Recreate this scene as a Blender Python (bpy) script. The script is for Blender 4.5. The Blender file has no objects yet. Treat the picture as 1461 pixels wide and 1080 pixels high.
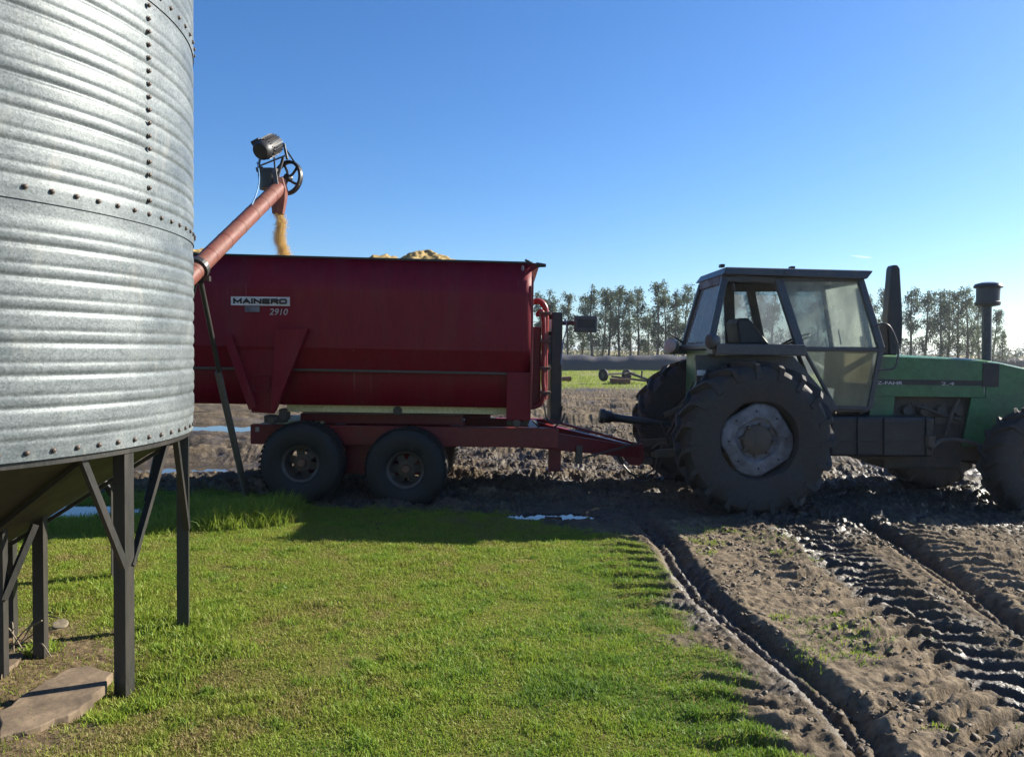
import bpy, math, random
import numpy as np
from mathutils import Vector, Matrix
R = math.radians
random.seed(7)
rng = np.random.default_rng(11)
S = bpy.context.scene
COL = S.collection

# ------------------------------------------------------------------ camera, sky, sun, exposure
F = 1092.0; CXP, CYP = 730.5, 540.0; CAMH = 1.7
PITCH, ROLL = R(2.1), R(0.75)
fw = Vector((0, math.cos(PITCH), -math.sin(PITCH)))
up0 = Vector((0, math.sin(PITCH), math.cos(PITCH)))
rt0 = Vector((1, 0, 0))
rt = rt0*math.cos(ROLL) + up0*math.sin(ROLL)
up = up0*math.cos(ROLL) - rt0*math.sin(ROLL)
cam = bpy.data.cameras.new("camera"); camo = bpy.data.objects.new("camera", cam); COL.objects.link(camo)
cam.sensor_width = 36; cam.lens = 36*F/1461; cam.clip_end = 20000; cam.clip_start = 0.05
M3 = Matrix((rt, up, -fw)).transposed()
camo.matrix_world = Matrix.Translation((0, 0, CAMH)) @ M3.to_4x4()
S.camera = camo
SUN_AZ, SUN_EL = R(66), R(29)            # azimuth measured from the view direction (+Y) towards +X
w = bpy.data.worlds.new("World"); S.world = w; w.use_nodes = True
wn = w.node_tree.nodes; wl = w.node_tree.links
bg = wn["Background"]; bg.inputs[1].default_value = 0.062
sky = wn.new("ShaderNodeTexSky"); sky.sky_type = 'NISHITA'; sky.sun_disc = False
sky.sun_elevation = SUN_EL; sky.sun_rotation = SUN_AZ
sky.air_density = 1.0; sky.dust_density = 0.5; sky.ozone_density = 3.5; sky.altitude = 100
hs = wn.new("ShaderNodeHueSaturation"); hs.inputs['Saturation'].default_value = 1.18
cb = wn.new("ShaderNodeMix"); cb.data_type = 'RGBA'; cb.blend_type = 'MULTIPLY'; cb.inputs[0].default_value = 1; cb.inputs[7].default_value = (.80, .95, 1.14, 1)   # white balance of the sky
wl.new(sky.outputs[0], hs.inputs['Color']); wl.new(hs.outputs[0], cb.inputs[6]); wl.new(cb.outputs[2], bg.inputs[0])
sl = bpy.data.lights.new("sun", 'SUN'); so = bpy.data.objects.new("sun", sl); COL.objects.link(so)
sl.energy = 5.0; sl.angle = R(0.5); sl.color = (1.0, 0.93, 0.80)
sd = Vector((math.sin(SUN_AZ)*math.cos(SUN_EL), math.cos(SUN_AZ)*math.cos(SUN_EL), math.sin(SUN_EL)))
so.rotation_euler = sd.to_track_quat('Z', 'Y').to_euler(); so.location = sd*50
S.view_settings.view_transform = 'Standard'; S.view_settings.look = 'None'
S.view_settings.exposure = 1.28; S.view_settings.gamma = 1

def P(px, py, Y):
    d = fw + rt*((px-CXP)/F) + up*((CYP-py)/F)
    k = Y/d.y
    return Vector((d.x*k, Y, CAMH + d.z*k))
def PG(px, py, z=0.0):
    d = fw + rt*((px-CXP)/F) + up*((CYP-py)/F)
    k = (z-CAMH)/d.z
    return Vector((d.x*k, d.y*k, z))

# ------------------------------------------------------------------ noise (numpy)
def _hash(ix, iy, seed):
    h = (ix.astype(np.int64)*374761393 + iy.astype(np.int64)*668265263 + seed*1442695041) & 0xffffffff
    h = ((h ^ (h >> 13))*1274126177) & 0xffffffff
    h = h ^ (h >> 16)
    return (h & 0xffff)/65535.0
def vnoise(x, y, seed=0):
    ix = np.floor(x); iy = np.floor(y); fx = x-ix; fy = y-iy
    fx = fx*fx*fx*(fx*(fx*6-15)+10); fy = fy*fy*fy*(fy*(fy*6-15)+10)
    a = _hash(ix, iy, seed); b = _hash(ix+1, iy, seed); c = _hash(ix, iy+1, seed); d = _hash(ix+1, iy+1, seed)
    return (a*(1-fx)+b*fx)*(1-fy) + (c*(1-fx)+d*fx)*fy
def fbm(x, y, seed=0, oct=4, gain=.5):
    s = 0; a = 1; t = 0
    for i in range(oct):
        s = s + a*vnoise(x*2**i, y*2**i, seed+i*17); t += a; a *= gain
    return s/t
def sstep(a, b, x):
    t = np.clip((x-a)/(b-a), 0, 1); return t*t*(3-2*t)

# ------------------------------------------------------------------ materials
def newmat(name):
    m = bpy.data.materials.new(name); m.use_nodes = True
    return m, m.node_tree.nodes, m.node_tree.links, m.node_tree.nodes["Principled BSDF"]
def ramp(n, l, src, stops):
    r = n.new("ShaderNodeValToRGB"); e = r.color_ramp.elements
    e[0].position = stops[0][0]; e[0].color = (*stops[0][1], 1)
    e[1].position = stops[-1][0]; e[1].color = (*stops[-1][1], 1)
    for p, c in stops[1:-1]:
        q = e.new(p); q.color = (*c, 1)
    l.new(src, r.inputs[0]); return r.outputs[0]
def noise(n, l, scale, detail=5, rough=.55, vec=None):
    t = n.new("ShaderNodeTexNoise"); t.inputs['Scale'].default_value = scale
    t.inputs['Detail'].default_value = detail; t.inputs['Roughness'].default_value = rough
    if vec is not None: l.new(vec, t.inputs['Vector'])
    return t.outputs[0]
def coords(n, l, scale=(1, 1, 1), kind='Object'):
    tc = n.new("ShaderNodeTexCoord"); mp = n.new("ShaderNodeMapping"); mp.inputs['Scale'].default_value = scale
    l.new(tc.outputs[kind], mp.inputs[0]); return mp.outputs[0]
def mixc(n, l, fac, a, b):
    m = n.new("ShaderNodeMix"); m.data_type = 'RGBA'
    for s, v in ((m.inputs[0], fac), (m.inputs[6], a), (m.inputs[7], b)):
        if isinstance(v, (int, float)): s.default_value = v
        elif isinstance(v, tuple): s.default_value = (*v, 1)
        else: l.new(v, s)
    return m.outputs[2]
def bump(n, l, h, strength, dist, b):
    bp = n.new("ShaderNodeBump"); bp.inputs['Strength'].default_value = strength; bp.inputs['Distance'].default_value = dist
    l.new(h, bp.inputs['Height']); l.new(bp.outputs[0], b.inputs['Normal'])
STREAKS = {'wagon_red_paint': (.26, .17, .17)}
def paint(name, col, rough=.5, metal=0., dirt=(.16, .12, .085), amount=.5, scale=3., streak=(1, 1, 1), bumps=.15, var=.25, spec=.5):
    """worn painted or bare metal: colour variation, blotches of dust or mud, uneven gloss"""
    m, n, l, b = newmat(name)
    v = coords(n, l, streak)
    n1 = noise(n, l, scale, 8, .62, v); n2 = noise(n, l, scale*6, 6, .6, v)
    c0 = tuple(c*(1-var) for c in col); c1 = tuple(min(1, c*(1+var)) for c in col)
    base = ramp(n, l, n2, [(.3, c0), (.7, c1)])
    lo = .75-.5*amount
    msk = ramp(n, l, n1, [(max(0, lo-.12), (0, 0, 0)), (min(1, lo+.2), (1, 1, 1))])
    mm = n.new("ShaderNodeMath"); mm.operation = 'MULTIPLY'; mm.inputs[1].default_value = min(1, amount*1.3); l.new(msk, mm.inputs[0])
    c = mixc(n, l, mm.outputs[0], base, dirt)
    if name in STREAKS:      # thin run marks and scratches in the paint
        s1 = noise(n, l, 1, 3, .5, coords(n, l, (34, 34, 1.1))); s2 = noise(n, l, 1.1, 3, .5, v)
        m1_ = ramp(n, l, s1, [(.66, (0, 0, 0)), (.75, (.5, .5, .5))]); m2_ = ramp(n, l, s2, [(.45, (0, 0, 0)), (.65, (1, 1, 1))])
        mu_ = n.new("ShaderNodeMath"); mu_.operation = 'MULTIPLY'; l.new(m1_, mu_.inputs[0]); l.new(m2_, mu_.inputs[1])
        c = mixc(n, l, mu_.outputs[0], c, STREAKS[name])
    l.new(c, b.inputs['Base Color'])
    rr = n.new("ShaderNodeMapRange"); rr.inputs[3].default_value = rough-.08; rr.inputs[4].default_value = min(1, rough+.3); l.new(mm.outputs[0], rr.inputs[0])
    l.new(rr.outputs[0], b.inputs['Roughness']); b.inputs['Metallic'].default_value = metal
    b.inputs['Specular IOR Level'].default_value = spec
    if bumps: bump(n, l, n2, bumps, .01, b)
    return m

MAT = {}
MAT['red'] = paint('wagon_red_paint', (.17, .0045, .017), .5, spec=.25, dirt=(.15, .07, .06), amount=.28, scale=1.6, streak=(2.5, 2.5, .5), bumps=.04, var=.15)
MAT['red_dirty'] = paint('frame_red_paint', (.17, .010, .016), .5, dirt=(.12, .06, .045), amount=.3, scale=4, bumps=.1)
MAT['red_hose'] = paint('red_pipe_paint', (.26, .018, .012), .4, amount=.3, scale=6)
MAT['auger'] = paint('faded_red_tube_paint', (.165, .058, .042), .6, spec=.25, dirt=(.16, .11, .08), amount=.35, scale=5, bumps=.06)
MAT['green'] = paint('tractor_green_paint', (.056, .165, .066), .42, dirt=(.13, .12, .085), amount=.38, scale=2.2, bumps=.04)
MAT['char'] = paint('charcoal_paint', (.06, .062, .068), .45, dirt=(.15, .125, .10), amount=.35, scale=5)
MAT['black'] = paint('black_metal', (.022, .022, .024), .5, dirt=(.10, .08, .06), amount=.35, scale=5)
MAT['steel'] = paint('dark_angle_steel', (.033, .033, .031), .4, metal=.0, dirt=(.04, .029, .021), amount=.45, scale=9, streak=(1, 1, .25), bumps=.15)
MAT['grime'] = paint('mud_caked_iron', (.07, .06, .052), .75, dirt=(.14, .105, .075), amount=.6, scale=6, bumps=.6)
MAT['rubber'] = paint('muddy_tyre_rubber', (.035, .033, .032), .75, dirt=(.065, .047, .036), amount=.5, scale=4.5, bumps=.7)
MAT['rubber_dark'] = paint('dark_tyre_rubber', (.012, .0115, .0115), .75, dirt=(.04, .031, .024), amount=.3, scale=6, bumps=.4)
MAT['rimgrey'] = paint('grey_wheel_paint', (.20, .205, .235), .6, dirt=(.055, .043, .034), amount=.62, scale=4, bumps=.1)
MAT['rimdark'] = paint('rusty_wheel_steel', (.07, .06, .055), .55, metal=.3, dirt=(.12, .08, .055), amount=.45, scale=9)
MAT['plate'] = paint('white_decal_plate', (.62, .60, .60), .5, dirt=(.3, .24, .2), amount=.3, scale=12, bumps=0)
MAT['ink'] = paint('black_lettering', (.015, .012, .014), .5, amount=.05, bumps=0)
MAT['inkgrey'] = paint('grey_lettering', (.42, .38, .38), .5, amount=.15, bumps=0)
MAT['beige'] = paint('beige_bar_paint', (.6, .53, .30), .5, dirt=(.3, .24, .15), amount=.3, scale=8)
MAT['cable'] = paint('blue_cable', (.10, .22, .38), .5, amount=.1, bumps=0)
MAT['rust'] = paint('rusty_plate', (.17, .08, .045), .8, dirt=(.09, .06, .045), amount=.5, scale=10, bumps=.4)
MAT['concrete'] = paint('dirty_concrete', (.27, .195, .125), .85, dirt=(.07, .05, .032), amount=.7, scale=3.5, bumps=.5)
MAT['silage'] = paint('grey_plastic_film', (.05, .048, .056), .6, dirt=(.075, .07, .07), amount=.5, scale=.8, streak=(3, 1, 1), bumps=.5)
MAT['wood'] = paint('weathered_post_wood', (.12, .10, .08), .9, amount=.4, scale=8)
MAT['strap'] = paint('old_dry_stem', (.20, .165, .115), .9, amount=.3, scale=9)
MAT['lens'] = paint('lamp_lens', (.45, .42, .38), .3, amount=.4, scale=12)

def mk_galv():
    m, n, l, b = newmat('galvanised_steel')
    v = coords(n, l)
    vo = n.new("ShaderNodeTexVoronoi"); vo.inputs['Scale'].default_value = 120; l.new(v, vo.inputs['Vector'])
    sp = ramp(n, l, vo.outputs['Color'], [(0, (.11, .127, .131)), (1, (.225, .25, .255))])
    n1 = noise(n, l, 2.2, 8, .65, coords(n, l, (1, 1, 2.5)))
    n2 = noise(n, l, 9, 7, .7, coords(n, l, (1, 1, .35)))
    st = ramp(n, l, n1, [(.38, (.62, .64, .65)), (.62, (1.0, 1.0, 1.0))])
    mu = n.new("ShaderNodeMix"); mu.data_type = 'RGBA'; mu.blend_type = 'MULTIPLY'; mu.inputs[0].default_value = 1
    l.new(sp, mu.inputs[6]); l.new(st, mu.inputs[7])
    dm = ramp(n, l, n2, [(.56, (0, 0, 0)), (.78, (.55, .55, .55))])
    c = mixc(n, l, dm, mu.outputs[2], (.30, .29, .26))
    l.new(c, b.inputs['Base Color']); b.inputs['Metallic'].default_value = .22; b.inputs['Specular IOR Level'].default_value = .3
    rr = n.new("ShaderNodeMapRange"); rr.inputs[1].default_value = .3; rr.inputs[2].default_value = .7
    rr.inputs[3].default_value = .42; rr.inputs[4].default_value = .6; l.new(n1, rr.inputs[0]); l.new(rr.outputs[0], b.inputs['Roughness'])
    bump(n, l, vo.outputs['Distance'], .06, .004, b)
    return m
MAT['galv'] = mk_galv()

def mk_glass(name, dust, lo, hi, scale=3):
    m, n, l, b = newmat(name)
    b.inputs['Base Color'].default_value = (*dust, 1); b.inputs['Roughness'].default_value = .6
    out = n["Material Output"]
    tl = n.new("ShaderNodeBsdfTranslucent"); tl.inputs[0].default_value = (*dust, 1)
    add = n.new("ShaderNodeMixShader"); add.inputs[0].default_value = .7; l.new(b.outputs[0], add.inputs[1]); l.new(tl.outputs[0], add.inputs[2])
    tr = n.new("ShaderNodeBsdfTransparent"); tr.inputs[0].default_value = (.86, .9, .88, 1)
    gl = n.new("ShaderNodeBsdfGlossy"); gl.inputs['Roughness'].default_value = .08
    fr = n.new("ShaderNodeFresnel"); fr.inputs[0].default_value = 1.3
    m1 = n.new("ShaderNodeMixShader"); l.new(fr.outputs[0], m1.inputs[0]); l.new(tr.outputs[0], m1.inputs[1]); l.new(gl.outputs[0], m1.inputs[2])
    nz = noise(n, l, scale, 9, .65, coords(n, l, (1, 1, .45)))
    mr = n.new("ShaderNodeMapRange"); mr.inputs[1].default_value = .3; mr.inputs[2].default_value = .72
    mr.inputs[3].default_value = lo; mr.inputs[4].default_value = hi; l.new(nz, mr.inputs[0])
    m2 = n.new("ShaderNodeMixShader"); l.new(mr.outputs[0], m2.inputs[0]); l.new(m1.outputs[0], m2.inputs[1]); l.new(add.outputs[0], m2.inputs[2])
    l.new(m2.outputs[0], out.inputs[0]); return m
MAT['glass_dusty'] = mk_glass('dusty_window_glass', (.62, .64, .60), .16, .5)
MAT['glass_clear'] = mk_glass('rear_window_glass', (.40, .42, .44), .25, .6)
MAT['glass_low'] = mk_glass('dusty_sunglow_glass', (.66, .60, .42), .3, .6)  # dusty pane; its yellow tint imitates sunlit ground seen through the glass

def mk_foliage(name, c0, c1, trans=.35, attr='tint', rough=.55):
    m, n, l, b = newmat(name)
    at = n.new("ShaderNodeAttribute"); at.attribute_name = attr
    c = ramp(n, l, at.outputs['Fac'], [(0, c0), (1, c1)]) if not isinstance(c0, list) else ramp(n, l, at.outputs['Fac'], c0)
    l.new(c, b.inputs['Base Color']); b.inputs['Roughness'].default_value = rough; b.inputs['Specular IOR Level'].default_value = .3
    tl = n.new("ShaderNodeBsdfTranslucent"); l.new(c, tl.inputs[0])
    mx = n.new("ShaderNodeMixShader"); mx.inputs[0].default_value = trans
    l.new(b.outputs[0], mx.inputs[1]); l.new(tl.outputs[0], mx.inputs[2]); l.new(mx.outputs[0], n["Material Output"].inputs[0])
    return m
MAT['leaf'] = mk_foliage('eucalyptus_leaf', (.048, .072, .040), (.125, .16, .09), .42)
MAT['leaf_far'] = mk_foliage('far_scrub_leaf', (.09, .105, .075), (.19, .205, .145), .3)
MAT['bark'] = paint('pale_bark', (.13, .105, .08), .9, dirt=(.06, .05, .04), amount=.4, scale=4, bumps=.3)
MAT['grass'] = mk_foliage('lawn_blades', [(0, (.30, .23, .10)), (.2, (.27, .28, .06)), (.5, (.255, .315, .040)), (.8, (.23, .34, .038)), (1, (.12, .21, .03))], None, .42)
MAT['pouring'] = paint('golden_grain', (.62, .42, .14), .8, dirt=(.45, .3, .1), amount=.3, scale=20, bumps=0)
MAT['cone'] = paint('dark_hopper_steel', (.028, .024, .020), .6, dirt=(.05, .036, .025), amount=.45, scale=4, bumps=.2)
MAT['grain'] = paint('yellow_feed_grain', (.36, .25, .085), .85, dirt=(.18, .12, .05), amount=.5, scale=20, bumps=.3)

# ------------------------------------------------------------------ mesh helpers
ROOTM = {}
def tag(o, label=None, cat=None, group=None, kind=None):
    if label: o['label'] = label
    if cat: o['category'] = cat
    if group: o['group'] = group
    if kind: o['kind'] = kind
    return o
def thing(name, loc, label, cat, group=None, rz=0.0):
    o = bpy.data.objects.new(name, None); COL.objects.link(o); o.empty_display_size = .2
    o.location = loc; o.rotation_euler = (0, 0, rz)
    ROOTM[o.name] = Matrix.Translation(loc) @ Matrix.Rotation(rz, 4, 'Z')
    return tag(o, label, cat, group)
class MB:
    def __init__(s): s.v = []; s.f = []
    def add(s, vs, fs):
        b = len(s.v); s.v += [tuple(p) for p in vs]; s.f += [tuple(i+b for i in q) for q in fs]; return s
    def box(s, x0, x1, y0, y1, z0, z1):
        return s.add([(x, y, z) for z in (z0, z1) for y in (y0, y1) for x in (x0, x1)],
                     [(0, 2, 3, 1), (4, 5, 7, 6), (0, 1, 5, 4), (2, 6, 7, 3), (0, 4, 6, 2), (1, 3, 7, 5)])
    def beam(s, a, b, w, h, upv=(0, 0, 1), w2=None, h2=None):
        a = Vector(a); b = Vector(b); d = (b-a).normalized(); u = Vector(upv)
        if abs(d.dot(u)) > .98: u = Vector((0, 1, 0))
        r = d.cross(u).normalized(); u = r.cross(d).normalized()
        w2 = w if w2 is None else w2; h2 = h if h2 is None else h2; vs = []
        for p, ww, hh in ((a, w, h), (b, w2, h2)):
            for i, j in ((-1, -1), (1, -1), (1, 1), (-1, 1)): vs.append(p+r*(i*ww/2)+u*(j*hh/2))
        return s.add(vs, [(0, 1, 2, 3), (7, 6, 5, 4), (0, 4, 5, 1), (1, 5, 6, 2), (2, 6, 7, 3), (3, 7, 4, 0)])
    def prism(s, poly, y0, y1):
        """poly: (x,z) outline, extruded from y0 to y1"""
        n = len(poly)
        vs = [(x, y0, z) for x, z in poly]+[(x, y1, z) for x, z in poly]
        return s.add(vs, [tuple(range(n))[::-1], tuple(range(n, 2*n))]+[(i, (i+1) % n, (i+1) % n+n, i+n) for i in range(n)])
    def plate(s, pts, th, nrm=None):
        """flat polygon of 3d points with thickness"""
        pts = [Vector(p) for p in pts]; n = len(pts)
        if nrm is None: nrm = (pts[1]-pts[0]).cross(pts[2]-pts[0]).normalized()
        nrm = Vector(nrm)
        vs = [p-nrm*th/2 for p in pts]+[p+nrm*th/2 for p in pts]
        return s.add(vs, [tuple(range(n))[::-1], tuple(range(n, 2*n))]+[(i, (i+1) % n, (i+1) % n+n, i+n) for i in range(n)])
    def tube(s, pts, r, n=10, caps=True, closed=False):
        pts = [Vector(p) for p in pts]; m = len(pts); rs = r if isinstance(r, (list, tuple)) else [r]*m
        b = len(s.v); prev = None
        for i, p in enumerate(pts):
            if closed: d = pts[(i+1) % m]-pts[i-1]
            else: d = (pts[min(i+1, m-1)]-pts[max(i-1, 0)])
            d.normalize()
            if prev is None:
                u = Vector((0, 0, 1)) if abs(d.z) < .9 else Vector((0, 1, 0))
                u = (u-d*u.dot(d)).normalized()
            else: u = (prev-d*prev.dot(d)).normalized()
            prev = u; vv = d.cross(u)
            for k in range(n):
                a = 2*math.pi*k/n; s.v.append(tuple(p+(u*math.cos(a)+vv*math.sin(a))*rs[i]))
        for i in range(m if closed else m-1):
            j = (i+1) % m
            for k in range(n):
                k2 = (k+1) % n; s.f.append((b+i*n+k, b+i*n+k2, b+j*n+k2, b+j*n+k))
        if caps and not closed:
            s.f.append(tuple(b+k for k in range(n))[::-1]); s.f.append(tuple(b+(m-1)*n+k for k in range(n)))
        return s
    def lathe(s, prof, c=(0, 0, 0), axis=(0, 1, 0), n=32, closed=False, cap=True):
        """prof: (radius, along-axis) pairs"""
        ax = Vector(axis).normalized(); u = Vector((0, 0, 1)) if abs(ax.z) < .9 else Vector((1, 0, 0))
        u = (u-ax*u.dot(ax)).normalized(); vv = ax.cross(u); c = Vector(c); b = len(s.v); m = len(prof)
        for r, a in prof:
            for k in range(n):
                t = 2*math.pi*k/n; s.v.append(tuple(c+ax*a+(u*math.cos(t)+vv*math.sin(t))*r))
        for i in range(m if closed else m-1):
            j = (i+1) % m
            for k in range(n):
                k2 = (k+1) % n; s.f.append((b+i*n+k, b+i*n+k2, b+j*n+k2, b+j*n+k))
        if cap and not closed:
            s.f.append(tuple(b+k for k in range(n))[::-1]); s.f.append(tuple(b+(m-1)*n+k for k in range(n)))
        return s
    def jitter(s, amp, scale=1.0, seed=3):
        a = np.array(s.v)
        if len(a):
            for k in range(3):
                a[:, k] += (fbm(a[:, 0]*scale+a[:, 2]*scale*.7+31*k, a[:, 1]*scale+a[:, 2]*scale*.6, seed+k)-.5)*2*amp
            s.v = [tuple(p) for p in a]
        return s
    def build(s, name, mat, parent=None, origin=None, local=False, smooth=None, bevel=0, root=None, solid=0, seg=2):
        me = bpy.data.meshes.new(name)
        vs = s.v
        if parent is not None and not local:
            rr = root or parent
            while rr.parent: rr = rr.parent
            iv = ROOTM[rr.name].inverted(); vs = [iv @ Vector(p) for p in vs]
        if origin is not None:
            og = Vector(origin)
            if parent is not None and not local: og = iv @ og
            vs = [Vector(p)-og for p in vs]
        me.from_pydata([tuple(p) for p in vs], [], s.f); me.update()
        o = bpy.data.objects.new(name, me); COL.objects.link(o)
        if origin is not None: o.location = og
        if parent is not None: o.parent = parent
        if mat: me.materials.append(MAT[mat] if isinstance(mat, str) else mat)
        if smooth is not None:
            for p in me.polygons: p.use_smooth = True
            me.set_sharp_from_angle(angle=R(smooth))
        if solid:
            md = o.modifiers.new('solid', 'SOLIDIFY'); md.thickness = solid; md.offset = 0
        if bevel:
            md = o.modifiers.new('bevel', 'BEVEL'); md.width = bevel; md.segments = seg; md.limit_method = 'ANGLE'; md.angle_limit = R(40)
        return o
def copy_tree(o, parent=None):
    c = o.copy(); COL.objects.link(c); c.parent = parent
    for ch in list(o.children): copy_tree(ch, c)
    return c
def text_mesh(txt, name, mat, parent, loc, width, height, local=False, rz=0.0, bold=.0, depth=.002, shear=0.0):
    """letters standing upright facing -Y, left-bottom at loc"""
    cu = bpy.data.curves.new('t', 'FONT'); cu.body = txt; cu.size = 1; cu.extrude = .001; cu.offset = bold; cu.shear = shear; cu.resolution_u = 3
    t = bpy.data.objects.new('t', cu); COL.objects.link(t)
    dg = bpy.context.evaluated_depsgraph_get(); me = bpy.data.meshes.new_from_object(t.evaluated_get(dg))
    bpy.data.objects.remove(t)
    a = np.zeros(len(me.vertices)*3); me.vertices.foreach_get('co', a); a = a.reshape(-1, 3)
    mn = a.min(0); mx = a.max(0)
    x = (a[:, 0]-mn[0])/(mx[0]-mn[0])*width; z = (a[:, 1]-mn[1])/(mx[1]-mn[1])*height; y = -np.sign(a[:, 2])*depth/2
    L = Vector(loc)
    mb = MB(); mb.add([(L.x+x[i], L.y+y[i], L.z+z[i]) for i in range(len(x))], [tuple(p.vertices) for p in me.polygons])
    return mb.build(name, mat, parent, local=local)
def np_mesh(name, co, faces, mat, tint=None, smooth=False, nper=None):
    """co (N,3), faces (M,k) arrays -> one mesh object"""
    me = bpy.data.meshes.new(name); co = np.asarray(co, dtype=np.float32); faces = np.asarray(faces, dtype=np.int32)
    k = faces.shape[1]; me.vertices.add(len(co)); me.vertices.foreach_set('co', co.ravel())
    me.loops.add(faces.size); me.loops.foreach_set('vertex_index', faces.ravel())
    me.polygons.add(len(faces)); me.polygons.foreach_set('loop_start', np.arange(0, faces.size, k, dtype=np.int32))
    if smooth: me.polygons.foreach_set('use_smooth', np.ones(len(faces), dtype=bool))
    me.update(calc_edges=True)
    if tint is not None:
        at = me.attributes.new('tint', 'FLOAT', 'POINT'); at.data.foreach_set('value', np.asarray(tint, dtype=np.float32))
    me.materials.append(MAT[mat] if isinstance(mat, str) else mat)
    o = bpy.data.objects.new(name, me); COL.objects.link(o); return o

# ------------------------------------------------------------------ ground
RUTS = [  # (x at y=3, x at y=7.2, half width, depth)
    (1.60, 1.34, .12, .078), (2.52, 2.74, .24, .05), (3.14, 3.46, .12, .088)]
SILO_C = (-3.457, 4.084); SILO_R = 1.62
def masks(x, y):
    nz = fbm(x*1.1, y*1.1, 5, 4); n2 = fbm(x*4, y*4, 9, 3)
    # lawn: left of the first rut, nearer than the wagon wheels
    xr = 1.2 - .05*(y-5) + (nz-.5)*.5 + (n2-.5)*.35
    yb = 8.05 + .95*sstep(-1.6, -3.2, x) - .35*sstep(-.6, 1.2, x) - .5*sstep(-.1, .5, x) + (nz-.5)*.7 + (n2-.5)*.3
    lawn = sstep(.12, -.18, x-xr-.12*(fbm(x*.5+y*3, y*3, 15, 2)-.5))*sstep(.15, -.15, y-yb)
    d = np.hypot(x-SILO_C[0]-.1, y-SILO_C[1]+.55)
    under = sstep(1.55, 1.15, d+(nz-.5)*.9+(n2-.5)*.3)*sstep(4.75, 4.2, y+(n2-.5)*.5)
    lawn = lawn*(1-under)
    # far pasture behind the muddy yard
    yf = 37+9*(fbm(x*.08, y*.05, 21, 3)-.5)
    past = sstep(yf-3, yf+4, y+(n2-.5)*4)
    return lawn, under, past
def height(x, y):
    lawn, under, past = masks(x, y)
    h = (fbm(x*.5, y*.5, 1, 3)-.5)*.07 + (fbm(x*.06, y*.06, 2, 3)-.5)*.25*sstep(14, 40, np.abs(y)) + 1.9*sstep(104, 190, y)
    mud = (1-lawn)*(1-past)*(1-.8*under)
    near = sstep(9.3, 8.2, y)
    drymid = sstep(1.55, 1.85, x)*sstep(2.45, 2.2, x)*near
    # clods
    a = fbm(x*7, y*7, 31, 5, .6); b = fbm(x*3.1, y*4.5, 37, 4)
    rough = (1-.5*drymid)
    h = h + mud*rough*(1-.5*sstep(10.5, 16, y))*((np.abs(a-.5)*-.17+.04) + (b-.5)*.10)*(.22+.9*sstep(6.8, 8.4, y))
    # crumbly fine relief
    c1 = fbm(x*17, y*17, 33, 3, .6); c2 = fbm(x*11, y*15, 35, 3, .6)
    h = h + (mud+.35*under)*sstep(12, 9, np.abs(y))*(.5-.1*drymid+.5*sstep(7, 8.5, y))*(np.clip(np.abs(c1-.5)*-.16+.022, -.012, .03)+(np.clip(c2, .55, 1)-.55)*.10)*(.55+.9*fbm(x*1.7, y*1.7, 39, 2))
    # wheel tracks across the yard behind the vehicles (running along X)
    wob = fbm(x*.35, y*.35, 41, 3)*2.2
    st = np.sin((y*1.0+wob)*2*math.pi/.95)
    h = h + mud*(1-near)*sstep(40, 20, y)*((.06+.04*sstep(11, 15, y))*st+(.18+.22*sstep(11, 16, y))*(fbm(x*.8, y*2.4, 45, 5, .6)-.5))*(.5+fbm(x*.7, y*.7, 43, 2))
    # ruts running away from the camera
    for (xa, xb, hw, dp) in RUTS:
        t = (y-3)/4.2; xc = xa+(xb-xa)*t+.05*np.sin(y*1.7+xa)+(fbm(y*1.3, y*0+xa, 47, 3)-.5)*.12
        u = (x-xc)/hw
        g = np.exp(-np.abs(u)**4)
        ed = np.exp(-((np.abs(u)-1.35)/.35)**2)
        fd = sstep(8.2, 7.4, y)
        h = h - fd*dp*g*(.85+.3*fbm(x*5, y*5, 53, 3)) + fd*ed*dp*.14*(.2+1.4*fbm(x*5, y*4, 59, 3))
        # two small ribs along the narrow rut
        if hw < .2: h = h + fd*g*.018*np.cos(u*7)
    # lug prints: rows of short bars beside the ruts
    def lugs(xc0, xc1, hw, pitch, dp, sl):
        xc = xc0+(xc1-xc0)*(y-3)/4.2
        u = (x-xc)/hw
        ph = (y + sl*np.abs(u)*hw)*2*math.pi/pitch + (fbm(x*2, y*2, 61, 3)-.5)*3.2
        return np.exp(-np.abs(u)**6)*dp*np.clip(np.sin(ph)*2.4, -.8, 1)*sstep(8, 7.2, y)*(.2+1.5*fbm(x*2.2, y*2.2, 67, 3))
    h = h + lugs(1.08, .95, .26, .23, -.022, .35)*sstep(.4, .6, fbm(x*.9, y*.9, 63, 2)) + lugs(2.42, 2.70, .40, .19, .040, .6) + lugs(3.80, 4.0, .36, .2, .038, -.5) + lugs(1.95, 2.15, .2, .21, .012, .4)
    # low mounds and hollows: puddle hollows
    hf = 1
    for (cx, cy, rx, ry, dp) in HOLLOWS: hf = hf*(1-.85*np.exp(-.6*(((x-cx)/rx)**2+((y-cy)/ry)**2)))
    h = h*hf
    for (cx, cy, rx, ry, dp) in HOLLOWS:
        q = ((x-cx)/rx)**2+((y-cy)/ry)**2
        h = h - dp*np.exp(-q*1.0)*(1-.0*a)
    h = h - .06*np.exp(-((x+1.88)**2+(y-3.7)**2)/.3**2) + lawn*.0
    return h
_p1 = PG(105, 722); _p2 = PG(235, 664); _p3 = PG(305, 606); _p4 = PG(800, 735); _p5 = PG(1275, 708)
HOLLOWS = [(_p1.x-.1, _p1.y, 1.0, .42, .13), (_p2.x, _p2.y, 1.5, .7, .16), (_p3.x+.2, _p3.y, 2.8, 1.3, .17), (_p4.x, _p4.y, .42, .17, .13), (_p5.x, _p5.y, .22, .12, .10)]
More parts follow.
